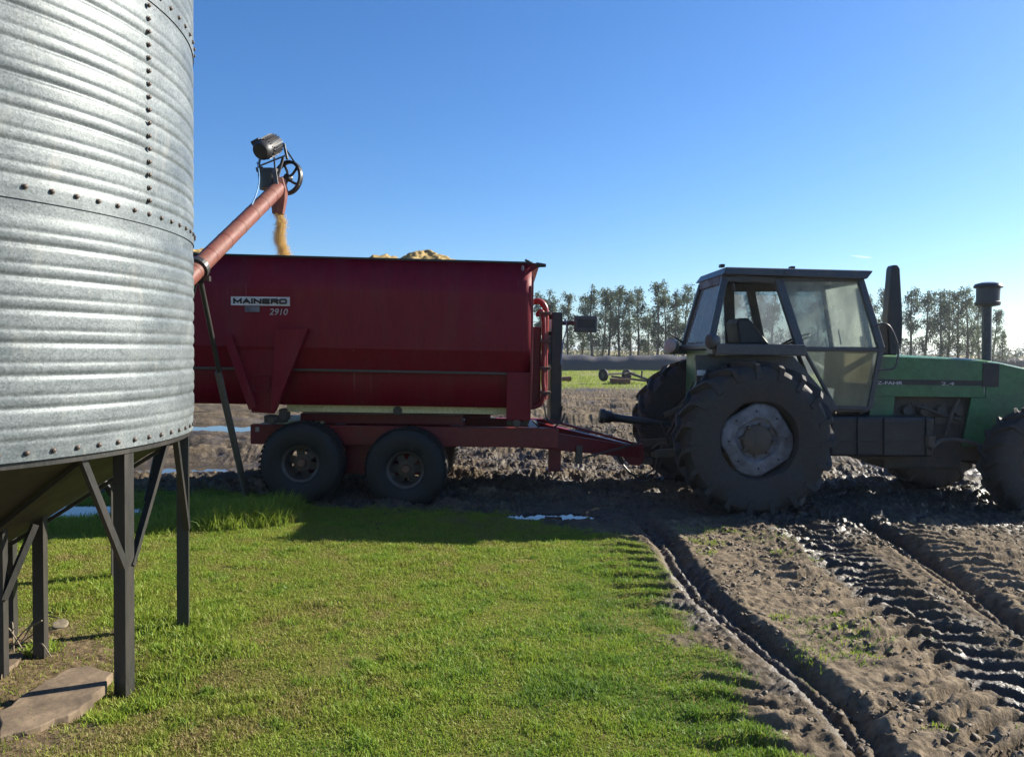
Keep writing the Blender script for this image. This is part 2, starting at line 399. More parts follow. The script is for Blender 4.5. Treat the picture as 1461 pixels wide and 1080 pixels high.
def axis(lo, hi, d, a, b, g):
    mid = np.arange(lo, hi+d/2, d); out = []; s = d; p = hi
    while p < b: s *= g; p += s; out.append(p)
    neg = []; s = d; p = lo
    while p > a: s *= g; p -= s; neg.append(p)
    return np.array(neg[::-1]+list(mid)+out)
xs = axis(-4.2, 5.6, .0135, -5000, 5000, 1.035); ys = axis(2.2, 9.4, .0135, -400, 6000, 1.014)
X, Y = np.meshgrid(xs, ys); xf = X.ravel(); yf_ = Y.ravel()
H = height(xf, yf_)
H = np.where((np.abs(xf) > 400) | (yf_ > 300), 1.9*sstep(104, 190, yf_), H); H = np.where(yf_ < -30, 0, H)
nx, ny = len(xs), len(ys)
idx = np.arange(nx*ny).reshape(ny, nx)
faces = np.stack([idx[:-1, :-1], idx[:-1, 1:], idx[1:, 1:], idx[1:, :-1]], -1).reshape(-1, 4)
lawn, under, past = masks(xf, yf_)
def mk_ground():
    m, n, l, b = newmat('ground_soil')
    def at(nm):
        a = n.new("ShaderNodeAttribute"); a.attribute_name = nm; return a.outputs['Fac']
    v = coords(n, l)
    n1 = noise(n, l, 1.3, 8, .6, v); n2 = noise(n, l, 14, 8, .65, v); n3 = noise(n, l, 70, 5, .6, v)
    mudwet = ramp(n, l, n2, [(.3, (.022, .017, .012)), (.7, (.062, .047, .033))])
    muddry = ramp(n, l, n2, [(.28, (.08, .062, .043)), (.5, (.18, .142, .099)), (.75, (.275, .222, .158))])
    c = mixc(n, l, at('dry'), mudwet, muddry)
    turf = ramp(n, l, n2, [(.3, (.075, .075, .022)), (.55, (.13, .125, .035)), (.8, (.20, .165, .07))])
    c = mixc(n, l, at('lawn'), c, turf)
    straw = ramp(n, l, n2, [(.3, (.06, .042, .027)), (.7, (.21, .155, .09))])
    c = mixc(n, l, at('under'), c, straw)
    pg = ramp(n, l, noise(n, l, .22, 8, .65, v), [(.30, (.24, .20, .10)), (.45, (.19, .20, .07)), (.66, (.15, .19, .05))])
    c = mixc(n, l, at('past'), c, pg)
    c = mixc(n, l, at('verge'), c, (.26, .225, .13))
    l.new(c, b.inputs['Base Color'])
    rr = n.new("ShaderNodeMapRange"); rr.inputs[3].default_value = .36; rr.inputs[4].default_value = .95; l.new(at('dry'), rr.inputs[0])
    nn = n.new("ShaderNodeMath"); nn.operation = 'MULTIPLY_ADD'; nn.inputs[1].default_value = .5; l.new(n2, nn.inputs[0]); l.new(rr.outputs[0], nn.inputs[2]); sp_ = n.new('ShaderNodeMapRange'); sp_.inputs[1].default_value = .1; sp_.inputs[2].default_value = .5; sp_.inputs[3].default_value = .5; sp_.inputs[4].default_value = .05; l.new(at('dry'), sp_.inputs[0]); l.new(sp_.outputs[0], b.inputs['Specular IOR Level'])
    n4 = n.new("ShaderNodeMath"); n4.operation = 'SUBTRACT'; n4.inputs[1].default_value = .2; n4.use_clamp = True; l.new(nn.outputs[0], n4.inputs[0])
    l.new(n4.outputs[0], b.inputs['Roughness'])
    ad = n.new("ShaderNodeMath"); ad.operation = 'MULTIPLY_ADD'; ad.inputs[1].default_value = .3; l.new(n3, ad.inputs[0]); l.new(n2, ad.inputs[2])
    bump(n, l, ad.outputs[0], .7, .03, b)
    return m
MAT['ground'] = mk_ground()
g = np_mesh('ground', np.stack([xf, yf_, H], -1), faces, 'ground', smooth=True); tag(g, kind='structure')
xf_d = xf; nzd = fbm(xf*.9, yf_*.9, 71, 4); nze = fbm(xf*5, yf_*5, 73, 3)
dryc = sstep(1.45, 1.75, xf)*sstep(2.75, 2.2, xf)*sstep(8.2, 6.9, yf_)
dry = np.clip(dryc*1.1 + sstep(2.7, 3.4, xf)*sstep(7.6, 6.6, yf_)*.75 + sstep(1.75, 1.2, xf)*sstep(7.6, 7.0, yf_)*.45 + sstep(10, 22, yf_)*.22 + (nzd-.5)*1.1 + (nze-.5)*.7 + np.clip((H+.01)*6, -.3, .4), 0, 1)
wetband = np.exp(-((yf_-8.6)/1.6)**2)*sstep(2.2, 3.5, xf)
yard = sstep(8.9, 9.8, yf_)*sstep(2.2, 1.2, xf); dry = np.maximum(dry, yard*(.24+.6*(nze-.5))); dry = np.maximum(dry, sstep(13, 17, yf_)*(.25+1.1*(fbm(xf_d*.5, yf_*1.6, 77, 4)-.35))); dry = np.clip(dry-wetband*.5, 0, 1); dry = np.maximum(dry, np.maximum(past, np.maximum(lawn, under)))
for nm, arr in (('lawn', lawn), ('under', under), ('verge', sstep(80, 92, yf_)*sstep(700, 300, yf_)), ('past', past), ('dry', dry)):
    a = g.data.attributes.new(nm, 'FLOAT', 'POINT'); a.data.foreach_set('value', arr.astype(np.float32))
# puddles
m, n, l, b = newmat('muddy_water'); b.inputs['Base Color'].default_value = (.05, .042, .034, 1); b.inputs['Roughness'].default_value = .03; b.inputs['IOR'].default_value = 1.33; b.inputs['Specular IOR Level'].default_value = .9
bump(n, l, noise(n, l, 6, 2, .5, coords(n, l)), .02, .01, b); MAT['water'] = m
for (cx, cy, rx, ry, dp) in HOLLOWS:
    hc = float(height(np.array([cx]), np.array([cy]))[0])
    mb = MB(); mb.add([(cx+1.5*rx*math.cos(t), cy+1.5*ry*math.sin(t), hc+dp*(.55 if ry > .3 else .84)) for t in np.linspace(0, 2*math.pi, 40, endpoint=False)], [tuple(range(40))])
    tag(mb.build('puddle', 'water'), kind='structure')

# ------------------------------------------------------------------ lawn blades and tufts
def blades(x, y, hgt, wid, lean, tint, name, label, cat='grass'):
    n = len(x); z = height(x, y)
    a = rng.uniform(0, 2*math.pi, n); la = rng.uniform(0, 2*math.pi, n)
    dx, dy = np.cos(a)*wid/2, np.sin(a)*wid/2
    lx, ly = np.cos(la)*lean*hgt, np.sin(la)*lean*hgt
    co = np.empty((n, 5, 3))
    for k, (f, wf, zf) in enumerate(((0, 1, 0), (0, -1, 0), (.38, -.8, .62), (.38, .8, .62), (1, 0, 1))):
        co[:, k, 0] = x+dx*wf+lx*f; co[:, k, 1] = y+dy*wf+ly*f; co[:, k, 2] = z-.004+hgt*zf*(1-.3*lean*zf)
    base = np.arange(n)*5
    tri = np.concatenate([np.stack([base, base+1, base+2], -1), np.stack([base, base+2, base+3], -1), np.stack([base+3, base+2, base+4], -1)])
    o = np_mesh(name, co.reshape(-1, 3), tri, 'grass', np.repeat(tint, 5))
    return tag(o, label, cat, kind='stuff')
def lawn_pts(N, dens):
    # more blades near the camera
    x = rng.uniform(-5.5, 2.6, N); y = 2.3+(rng.uniform(0, 1, N)**1.35)*7.2
    keep = (np.abs(x) < y*.72+.4)
    x = x[keep]; y = y[keep]
    la, un, _ = masks(x, y)
    p = dens(x, y, la, un); k = rng.uniform(0, 1, len(x)) < p
    return x[k], y[k]
def lawn_dens(x, y, la, un):
    pch = fbm(x*2.3, y*2.3, 81, 4)+.14
    lug = sstep(.55, .95, x)*sstep(2, 7, y)
    sp = .03*(1-la)*(fbm(x*1.5, y*1.5, 83, 3) > .56)*(y < 8)*(x > 1.6)*3
    return np.clip(la**1.5*sstep(.22, .52, pch)*(1-.35*lug) + sp + un*.05, 0, 1)
x, y = lawn_pts(1150000, lawn_dens)
pt = fbm(x*.8, y*.8, 85, 4); pf = fbm(x*6, y*6, 87, 3)
drynear = sstep(-1.0, -1.9, x)*sstep(4.0, 2.8, y)*.18 + sstep(4.2, 2.6, y)*.04
tint = np.clip(.54+(pt-.5)*.95+(pf-.5)*.9+.5*np.clip(fbm(x*8, y*8, 93, 3)-.55, 0, 1)+rng.normal(0, .16, len(x))-drynear+.22*sstep(.0, .9, x), 0, 1)
hg = rng.uniform(.011, .030, len(x))*(.45+.9*fbm(x*2, y*2, 89, 3)+1.5*np.clip(fbm(x*8, y*8, 93, 3)-.5, 0, 1)*2)
blades(x, y, hg, rng.uniform(.003, .006, len(x)), rng.uniform(.2, 1.0, len(x)), tint, 'lawn_grass', 'short sunlit yellow-green lawn in the foreground left of the muddy tyre ruts')
def tuft(spots, N, hmin, hmax, name, label, tmean=.6):
    xx = []; yy = []; hh = []
    for (cx, cy, r, k) in spots:
        n = int(N*k); rr = np.sqrt(rng.uniform(0, 1, n))*r*rng.uniform(.6, 1.15, n); a = rng.uniform(0, 2*math.pi, n)
        xx.append(cx+rr*np.cos(a)); yy.append(cy+rr*np.sin(a)*.8); hh.append(rng.uniform(hmin, hmax, n)*(1.15-.6*rr/r))
    x = np.concatenate(xx); y = np.concatenate(yy); h = np.concatenate(hh)
    return blades(x, y, h, rng.uniform(.004, .008, len(x)), rng.uniform(.15, .95, len(x)), np.clip(rng.normal(tmean, .2, len(x)), 0, 1), name, label)
q = [PG(375, 745), PG(345, 735), PG(318, 750), PG(400, 728), PG(290, 735)]
tuft([(q[0].x, q[0].y, .34, 1.2), (q[1].x, q[1].y, .4, 1.2), (q[2].x, q[2].y, .35, .9), (q[3].x, q[3].y, .28, .8), (q[4].x, q[4].y, .45, .9)], 1500, .10, .30,
     'tall_grass', 'tall uncut grass around the foot of the auger support beside the wagon wheel')
tuft([(PG(px, 748).x+rng.uniform(-.1, .1), PG(px, 748).y+rng.uniform(-.3, .3), .45, 1) for px in range(20, 290, 30)], 900, .05, .13, 'tall_grass', 'shaded longer grass along the muddy edge behind the silo legs')
sp = []
for px, py, r, k in ((255, 885, .16, 1.2), (290, 905, .22, 1.), (310, 880, .25, 1.), (330, 930, .2, .7), (200, 1000, .14, .8), (225, 985, .2, .9), (240, 960, .2, .9), (165, 838, .3, 1.), (185, 850, .25, .8),
                     (120, 835, .3, .7), (95, 870, .2, .5), (200, 880, .22, .6), (225, 905, .2, .8), (60, 930, .12, .4), (150, 1020, .12, .4), (265, 930, .25, .8)):
    g0 = PG(px, py); sp.append((g0.x, g0.y, r, k))
tuft(sp, 600, .03, .085, 'leg_grass', 'longer green grass growing around the silo legs', .62)
def patch(N, x0, x1, y0, y1, hmin, hmax, wid, tmean, name, label, kind):
    x = rng.uniform(x0, x1, N); y = y0+(y1-y0)*rng.uniform(0, 1, N)**1.3; la, un, pa = masks(x, y)
    k = rng.uniform(0, 1, N) < (pa*sstep(.35, .6, fbm(x*.3, y*.3, 99, 3)) if kind else la); x = x[k]; y = y[k]
    blades(x, y, rng.uniform(hmin, hmax, len(x)), rng.uniform(.5, 1, len(x))*wid, rng.uniform(.2, .9, len(x)), np.clip(rng.normal(tmean, .2, len(x)), 0, 1), name, label)
patch(60000, -2, 34, 33, 68, .05, .2, .03, .5, 'pasture_grass', 'pale green pasture around the old implement', 1)
patch(900, -4, 1.2, 2.5, 7.5, .05, .10, .003, .05, 'dry_stalks', 'dead straw-coloured stalks standing out of the lawn', 0)
sp = [(rng.uniform(-2.2, 1.0), rng.uniform(2.6, 7), rng.uniform(.03, .10), rng.uniform(.2, .9)) for i in range(90)]
tuft(sp, 110, .02, .055, 'clover_clumps', 'small darker green clumps of clover dotted through the lawn', .92)
sp = []
for i in range(60):
    yy = rng.uniform(2.6, 7.4); xx = rng.uniform(1.65, 2.3)
    if fbm(np.array([xx*1.5]), np.array([yy*1.5]), 83, 3)[0] > .5: sp.append((xx, yy, rng.uniform(.05, .16), rng.uniform(.2, .8)))
tuft(sp, 120, .015, .04, 'sparse_grass', 'sparse grass sprouting on the dry strip between two tyre ruts', .55)
# dead straw trodden into the dirt under the silo
N_ = 60000; x = rng.uniform(-4.6, -1.2, N_); y = rng.uniform(2.4, 5.2, N_); la, un, _ = masks(x, y)
k = rng.uniform(0, 1, N_) < un*.8*sstep(.35, .6, fbm(x*4, y*4, 97, 3)); x = x[k]; y = y[k]
blades(x, y, rng.uniform(.012, .03, len(x)), rng.uniform(.002, .005, len(x)), rng.uniform(1.2, 2.6, len(x)), np.clip(rng.normal(.05, .1, len(x)), 0, .35), 'straw_litter', 'brown straw litter trodden into the dirt under the silo', 'litter')
# clods of mud
def clods(N):
    x = rng.uniform(1.2, 6.5, N); y = 2.4+rng.uniform(0, 1, N)**1.3*9
    la, un, pa = masks(x, y); k = (la < .3) & (np.abs(x) < y*.75+.4)
    cl = fbm(x*2.2, y*2.2, 91, 3); k &= rng.uniform(0, 1, N) < sstep(.38, .68, cl)
    x = x[k]; y = y[k]
    x2 = rng.uniform(-3.5, 3, N//2); y2 = rng.uniform(8.2, 17, N//2); la, un, pa = masks(x2, y2); k = la < .3
    x = np.concatenate([x, x2[k]]); y = np.concatenate([y, y2[k]]); n = len(x)
    t = (1+5**.5)/2
    iv = np.array([(-1, t, 0), (1, t, 0), (-1, -t, 0), (1, -t, 0), (0, -1, t), (0, 1, t), (0, -1, -t), (0, 1, -t), (t, 0, -1), (t, 0, 1), (-t, 0, -1), (-t, 0, 1)])/1.9
    ifc = np.array([(0, 11, 5), (0, 5, 1), (0, 1, 7), (0, 7, 10), (0, 10, 11), (1, 5, 9), (5, 11, 4), (11, 10, 2), (10, 7, 6), (7, 1, 8), (3, 9, 4), (3, 4, 2), (3, 2, 6), (3, 6, 8), (3, 8, 9), (4, 9, 5), (2, 4, 11), (6, 2, 10), (8, 6, 7), (9, 8, 1)])
    s = .003+.016*rng.uniform(0, 1, n)**5*(1+.06*y)
    co = iv[None]*s[:, None, None]*rng.uniform(.4, 1.5, (n, 12, 1))*rng.uniform(.55, 1.5, (n, 1, 3))*np.array([1, 1, .75])
    co[:, :, 0] += x[:, None]; co[:, :, 1] += y[:, None]; co[:, :, 2] += (height(x, y)-s*.1)[:, None]
    fc = (ifc[None]+(np.arange(n)*12)[:, None, None]).reshape(-1, 3)
    m = paint('mud_clod', (.12, .09, .058), .75, dirt=(.05, .037, .025), amount=.5, scale=3, bumps=.4)
    return tag(np_mesh('mud_clods', co.reshape(-1, 3), fc, m, smooth=False), 'loose brown clods of mud scattered over the churned yard', 'mud', kind='stuff')
clods(60000)
# ------------------------------------------------------------------ grain silo
SC = Vector((SILO_C[0], SILO_C[1], 0)); ZR = 1.2; PITCHC = .14
silo = thing('grain_silo', (SC.x, SC.y, 0), 'galvanised corrugated steel grain silo on black angle iron legs', 'silo')
def pol(a, r, z): return Vector((SC.x+r*math.cos(R(a)), SC.y+r*math.sin(R(a)), z))
for k in range(3):
    z0 = ZR+k*1.12; z1 = z0+1.12; prof = []
    for z in np.linspace(z0-(.012 if k else 0), z1, 170):
        q = (z-z0); band = sstep(.06, .11, np.array([q]))[0]*sstep(.06, .11, np.array([z1-z]))[0]
        ph = ((q-.085)/PITCHC) % 1; c = (1-math.exp(-(min(ph, 1-ph)/.085)**2))*(1-.45*math.exp(-((ph-.40)/.07)**2))*(.9+.1*math.sin(math.pi*ph))
        prof.append((SILO_R+.006*(1 if k else 0)*(1 if q < .05 else max(0, 1-(q-.05)/.04)) + band*(.0085*c-.003), z))
    MB().lathe(prof, (SC.x, SC.y, 0), (0, 0, 1), 220, cap=False).build('wall_sheet', 'galv', silo, smooth=60)
MB().lathe([(SILO_R+.06, ZR+3.32), (SILO_R+.05, ZR+3.36), (.3, ZR+4.15), (.28, ZR+4.3), (.02, ZR+4.33)], (SC.x, SC.y, 0), (0, 0, 1), 60).build('roof', 'galv', silo, smooth=30)
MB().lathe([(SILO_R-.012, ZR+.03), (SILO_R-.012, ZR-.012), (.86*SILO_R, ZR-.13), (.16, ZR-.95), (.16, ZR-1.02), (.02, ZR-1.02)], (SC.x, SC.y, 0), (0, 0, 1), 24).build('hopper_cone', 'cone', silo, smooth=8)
seams = MB()
for a in range(-170, 190, 30):
    seams.beam(pol(a, SILO_R-.03, ZR-.02), pol(a, .2, ZR-.94), .035, .02)
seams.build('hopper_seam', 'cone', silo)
MB().lathe([(SILO_R-.014, ZR+.07), (SILO_R-.014, ZR-.03), (SILO_R-.07, ZR-.03), (SILO_R-.07, ZR-.024), (SILO_R-.02, ZR-.024), (SILO_R-.02, ZR+.07)], (SC.x, SC.y, 0), (0, 0, 1), 120, closed=True, cap=False).build('base_ring', 'steel', silo, smooth=30)
def angle_iron(mb, a, z0, z1, r, wd=.085):
    c = pol(a, r, z0); er = Vector((math.cos(R(a)), math.sin(R(a)), 0)); et = Vector((-er.y, er.x, 0))
    th = .008
    for (p, q, wx) in ((c+er*.0, et, wd), ):
        pass
    # two flanges forming an L: one tangential, one radial pointing outwards
    def slab(o, e1, e2, a1, b1):
        vs = []
        for z in (z0, z1):
            for (i, j) in ((0, 0), (a1, 0), (a1, b1), (0, b1)): v = o+e1*i+e2*j; vs.append((v.x, v.y, z))
        mb.add(vs, [(0, 3, 2, 1), (4, 5, 6, 7), (0, 1, 5, 4), (1, 2, 6, 5), (2, 3, 7, 6), (3, 0, 4, 7)])
    slab(c-et*wd*.5, et, er, wd, -th); slab(c-et*wd*.5-er*th, er, et, -wd+th, th)
LEGS = (-11.3, 18.5, 69.6, 110, 150, 195, 240, 292)
for a in LEGS: 
    mb = MB(); angle_iron(mb, a, -.12, ZR+.06, SILO_R-.022, .066); mb.build('leg', 'steel', silo)
for i, a in enumerate(LEGS):
    for s in (-1, 1):
        if i > 2: continue
        p0 = pol(a+s*.8, SILO_R-.03, .60); p1 = pol(a+s*(9.5 if s < 0 else 15), SILO_R-.05, ZR-.02)
        MB().beam(p0, p1, .03, .03).build('brace', 'steel', silo)
for (px, py, zt) in ((3, 965, .80), (60, 938, .79), (17, 910, .66)):
    g0 = PG(px, py); mb = MB()
    mb.box(g0.x-.03, g0.x+.03, g0.y-.03, g0.y-.022, -.05, zt); mb.box(g0.x-.03, g0.x-.022, g0.y-.022, g0.y+.03, -.05, zt)
    mb.box(g0.x+.022, g0.x+.03, g0.y-.022, g0.y+.01, -.05, zt); mb.build('hopper_leg', 'steel', silo)
ga = PG(0, 965); p0 = P(5, 855, ga.y-.02); p1 = P(50, 748, ga.y+.1)
MB().beam(p0, p1, .03, .03).build('brace', 'steel', silo)
# bolts: each a domed head on a washer
bm_ = MB().lathe([(.013, 0), (.013, .003), (.0095, .0035), (.009, .009), (.005, .012), (.001, .0125)], (0, 0, 0), (0, -1, 0), 10)
bolt0 = None
def bolt(a, z, r):
    global bolt0
    if bolt0 is None:
        bolt0 = bm_.build('bolt', 'rust' if False else 'rimdark', silo, local=True, smooth=40); o = bolt0
    else:
        o = bolt0.copy(); COL.objects.link(o)
    p = pol(a, r, z)-SC; o.location = p; o.rotation_euler = (0, 0, R(a+90)); return o
for k in range(25):
    a = -46.9+k*4.0
    if k % 1 == 0: bolt(a, ZR+.035, SILO_R)
    bolt(a, ZR+1.12+.042, SILO_R+.006)
for k in range(17): bolt(-10.9+k*4.0, ZR+2.24+.042, SILO_R+.006)
for k in range(16):
    bolt(-6.9, ZR+1.12+.11+k*.0645, SILO_R+.009)
MB().lathe([(SILO_R+.0075, ZR+1.12+.09), (SILO_R+.0075, ZR+2.2)], (0, 0, 0), (0, 0, 1), 4, cap=False) if False else None

# ------------------------------------------------------------------ auger with motor, support legs
AUX = 9.3
a0 = Vector((SC.x+.05, SC.y+.05, .42)); top = P(398, 268, AUX); ad = (top-a0).normalized()
aug = thing('grain_auger', (a0.x, a0.y, 0), 'faded red tube auger rising from the silo with an electric motor on top', 'auger')
mb = MB(); L = (top-a0).length
mb.tube([a0, a0+ad*L], .088, 28); mb.build('tube', 'auger', aug, smooth=40)
for t in (.50, .56, .62, .68, .74, .80, .86, .91, .955):
    mb = MB(); mb.tube([a0+ad*(L*t-.006), a0+ad*(L*t+.006)], .0905, 28); mb.build('tube_band', 'auger', aug, smooth=40)
# spout: box-like chute hanging from the head
sp0 = P(397, 272, AUX); sp1 = P(397, 306, AUX)
mb = MB(); mb.tube([sp0+Vector((-.02, 0, .14)), sp0, sp0+Vector((.01, 0, -.10)), sp1], [.10, .12, .10, .075], 6)
mb.build('spout', 'auger', aug, bevel=.006)
hd = P(388, 255, AUX)
mb = MB(); mb.tube([P(383, 243, AUX), P(385, 270, AUX)], [.13, .12], 12); mb.build('drive_boot', 'black', aug, smooth=40)
mb = MB()
mb.beam(P(391, 240, AUX-.12), P(395, 268, AUX-.12), .05, .02); mb.beam(P(404, 225, AUX-.05), P(392, 268, AUX-.05), .03, .03)
mb.plate([P(368, 238, AUX-.15), P(408, 222, AUX-.15), P(408, 222, AUX+.2), P(368, 238, AUX+.2)], .02)
mb.beam(P(366, 243, AUX-.1), P(376, 241, AUX-.1), .05, .05); mb.beam(P(371, 225, AUX-.12), P(369, 240, AUX-.12), .02, .03)
mb.beam(P(405, 205, AUX), P(410, 228, AUX), .03, .03)
mb.build('motor_bracket', 'char', aug, bevel=.004)
# motor: finned cylinder, axis leaning up to the right
m0 = P(372, 216, AUX-.16); m1 = P(392, 205, AUX+.16); ax = (m1-m0).normalized(); ml = (m1-m0).length
prof = [(.03, -.02), (.09, -.015), (.112, .02), (.112, .08)]
mot = MB().lathe(prof+[(.102, .081), (.102, ml), (.09, ml+.03), (.03, ml+.04)], m0, ax, 28).build('motor', 'black', aug, smooth=40)
u = ax.orthogonal().normalized(); vv = ax.cross(u); mb = MB()
for k in range(22):
    t = 2*math.pi*k/22; d = u*math.cos(t)+vv*math.sin(t)
    mb.beam(m0+ax*.09+d*.112, m0+ax*(ml-.01)+d*.112, .007, .028, d)
mb.build('cooling_fins', 'black', mot)
mb = MB().beam(P(361, 208, AUX-.1), P(372, 202, AUX-.1), .10, .09, ax); mb.build('terminal_box', 'black', mot, bevel=.01)
pc = P(411, 254, AUX+.16); pr = .21
mb = MB(); pax = Vector((-.45, -1, 0.05)).normalized()
mb.lathe([(pr-.035, -.025), (pr, -.025), (pr-.008, 0), (pr, .025), (pr-.035, .025)], pc, pax, 40, closed=True)
mb.lathe([(.045, -.035), (.045, .035)], pc, pax, 16)
pu = pax.orthogonal().normalized(); pv = pax.cross(pu)
for k in range(5):
    t0 = 2*math.pi*k/5+.3
    pts = [pc+(pu*math.cos(t0+j*.12)+pv*math.sin(t0+j*.12))*(.03+j*.058) for j in range(4)]
    mb.tube(pts, .017, 6)
mb.build('pulley', 'black', aug, smooth=40)
bc = m1+ax*.05; mb = MB().lathe([(.06, -.02), (.055, 0), (.06, .02)], bc, pax, 18); mb.build('motor_pulley', 'black', mot, smooth=40)
for s in (-1, 1):
    dd = (pc-bc).normalized().cross(pax); mb = MB().tube([bc+dd*s*.055, pc+dd*s*(pr-.01)], .011, 6); mb.build('belt', 'black', aug)
pts = []
for t in np.linspace(0, 1, 9):
    q0 = P(367, 232, AUX-.1); q1 = a0+ad*L*.86+Vector((0, 0, .105)); p = q0.lerp(q1, t); p.x += .0+.05*math.sin(t*math.pi); pts.append(p)
mb = MB().tube(pts, .008, 6); mb.build('cable', 'cable', aug, smooth=60)
# A-frame support
tt = .635; at_ = a0+ad*L*tt; jn = at_+Vector((0, 0, -.13))
cl = MB().tube([at_-ad*.03, at_+ad*.03], .112, 24); cl.beam(at_+Vector((-.12, 0, -.1)), at_+Vector((.12, 0, -.1)), .05, .05); cl.build('clamp', 'steel', aug)
f1 = PG(352, 706); f1 = Vector((f1.x, 8.75, -.03)); f1.x = P(352, 700, 8.75).x
f2 = PG(209, 713)
mb = MB(); mid = jn.lerp(f1, .42)
mb.tube([jn+Vector((.03, 0, 0)), mid+Vector((.01, 0, 0))], .024, 10); mb.build('support_leg', 'steel', aug, smooth=40)
mb = MB(); mb.tube([mid-(f1-jn).normalized()*.12, f1], .036, 10); mb.build('support_leg', 'wood', aug, smooth=40)
mb = MB(); mb.tube([jn-Vector((.03, 0, 0)), f2], .028, 10); mb.build('support_leg', 'steel', aug, smooth=40)
# falling grain
N = 15000; t = rng.uniform(0, 1, N)**.8; c0 = P(397, 305, AUX); c1 = P(404, 372, AUX)
wv = .055+.02*t+.02*fbm(t*9, t*0, 95, 3)
gx = c0.x+(c1.x-c0.x)*t**.8+rng.normal(0, .42, N)*wv+.02*np.sin(t*9); gy = AUX+rng.normal(0, .5, N)*wv; gz = c0.z+(c1.z-c0.z)*t
oc = np.array([(1, 0, 0), (-1, 0, 0), (0, 1, 0), (0, -1, 0), (0, 0, 1), (0, 0, -1)]); of = np.array([(0, 2, 4), (2, 1, 4), (1, 3, 4), (3, 0, 4), (2, 0, 5), (1, 2, 5), (3, 1, 5), (0, 3, 5)])
def kernels(name, gx, gy, gz, s, label):
    n = len(gx); co = oc[None]*s[:, None, None]*rng.uniform(.5, 1.4, (n, 6, 1))+np.stack([gx, gy, gz], -1)[:, None, :]
    return tag(np_mesh(name, co.reshape(-1, 3), (of[None]+(np.arange(n)*6)[:, None, None]).reshape(-1, 3), 'pouring'), label, 'feed', kind='stuff')
kernels('falling_grain', gx, gy, gz, rng.uniform(.0018, .0052, N), 'yellow grain pouring from the auger spout into the red wagon')

# ------------------------------------------------------------------ feed wagon
YN, YF = 8.35, 10.45
XL = P(228, 500, YN).x; XR = P(757, 500, YN).x
wag = thing('feed_wagon', (-1.8, 9.4, 0), 'dark red feed mixer wagon with two axles, filled with yellow feed', 'wagon')
def zt(px, py, Y=YN): return P(px, py, Y).z
zTL, zTR = zt(228, 361), zt(757, 375)
zc = zt(520, 415); zm = zt(520, 497); zr_ = zt(520, 531); zb = zt(520, 578, 8.55)
def sect(x):
    t = (x-XL)/(XR-XL); dz = (zTR-zTL)*(t-.5)*.55
    return [(YN+.05, zTL+(zTR-zTL)*t), (YN-.01, zc+dz), (YN, zm+dz*.8), (YN+.11, zr_+dz*.7), (YN+.17, zr_+dz*.7), (YN+.17, zb+dz*.5)]
mb = MB(); NX = 40; k = 6
for i in range(NX+1):
    x = XL+(XR-XL)*i/NX; s_ = sect(x)
    wob = [0.006*math.sin(i*1.1+j)+.004*math.sin(i*.37*j) for j in range(6)]
    mb.v += [(x, y+wob[j]*(0 < j < 3), z) for j, (y, z) in enumerate(s_)]
for i in range(NX):
    for j in range(5): a = i*6+j; mb.f.append((a, a+6, a+7, a+1))
mb.build('side_panel', 'red', wag, smooth=4, solid=.012)
mb2 = MB(); mb2.v = [(x, YN+YF-y, z) for x, y, z in mb.v]; mb2.f = [tuple(reversed(f)) for f in mb.f]
mb2.build('side_panel', 'red', wag, smooth=25, solid=.012)
def endplate(x):
    s_ = sect(x); pts = [(x, y, z) for y, z in s_]+[(x, YN+YF-y, z) for y, z in reversed(s_)]
    return MB().plate(pts, .03, (1, 0, 0))
endplate(XL+.016).build('end_panel', 'red', wag); endplate(XR-.016).build('end_panel', 'red', wag)
MB().box(XL, XR, YN+.18, YF-.18, zb-.004, zb+.02).build('floor_panel', 'red', wag)
# top rim, side rail, lip
for yy in (YN+.05, YF-.05):
    MB().beam((XL, yy, zTL+.003), (XR+.01, yy, zTR+.003), .045, .022).build('top_rim', 'black', wag, bevel=.004)
MB().beam((XL, YN+.10, zr_+.012-(zTR-zTL)*.19), (XR-.12, YN+.10, zr_+.012+(zTR-zTL)*.19), .05, .028).build('side_rail', 'rimdark', wag, bevel=.004)
lp = MB(); e0 = P(757, 374, YN+.03); e1 = P(777, 378, YN+.03); e2 = P(757, 389, YN+.03)
lp.prism([(e0.x-.03, e0.z), (e1.x-.05, e1.z+.012), (e1.x-.06, e1.z-.02), (e2.x, e2.z), (e2.x-.03, e2.z)], YN+.04, YF-.04); lp.build('front_lip', 'red', wag, bevel=.004)
MB().tube([P(765, 378, YN+.02), P(779, 379, YN+.02)], [.03, .018], 8).build('lip_pin', 'black', wag)
MB().tube([P(749, 371, YN+.03), P(754, 373, YN+.03), P(760, 377, YN+.03)], .012, 6).build('lashing_hook', 'black', wag)
# front post and lower posts
p0 = P(723, 531, YN+.06); p1 = P(757, 600, YN+.06)
MB().box(p0.x, p1.x, YN+.05, YN+.16, p1.z, p0.z).build('corner_post', 'red', wag, bevel=.006)
MB().box(XR-.0, XR+.025, YN+.01, YN+.10, zb, zTR-.14).build('corner_post', 'red_dirty', wag, bevel=.004)
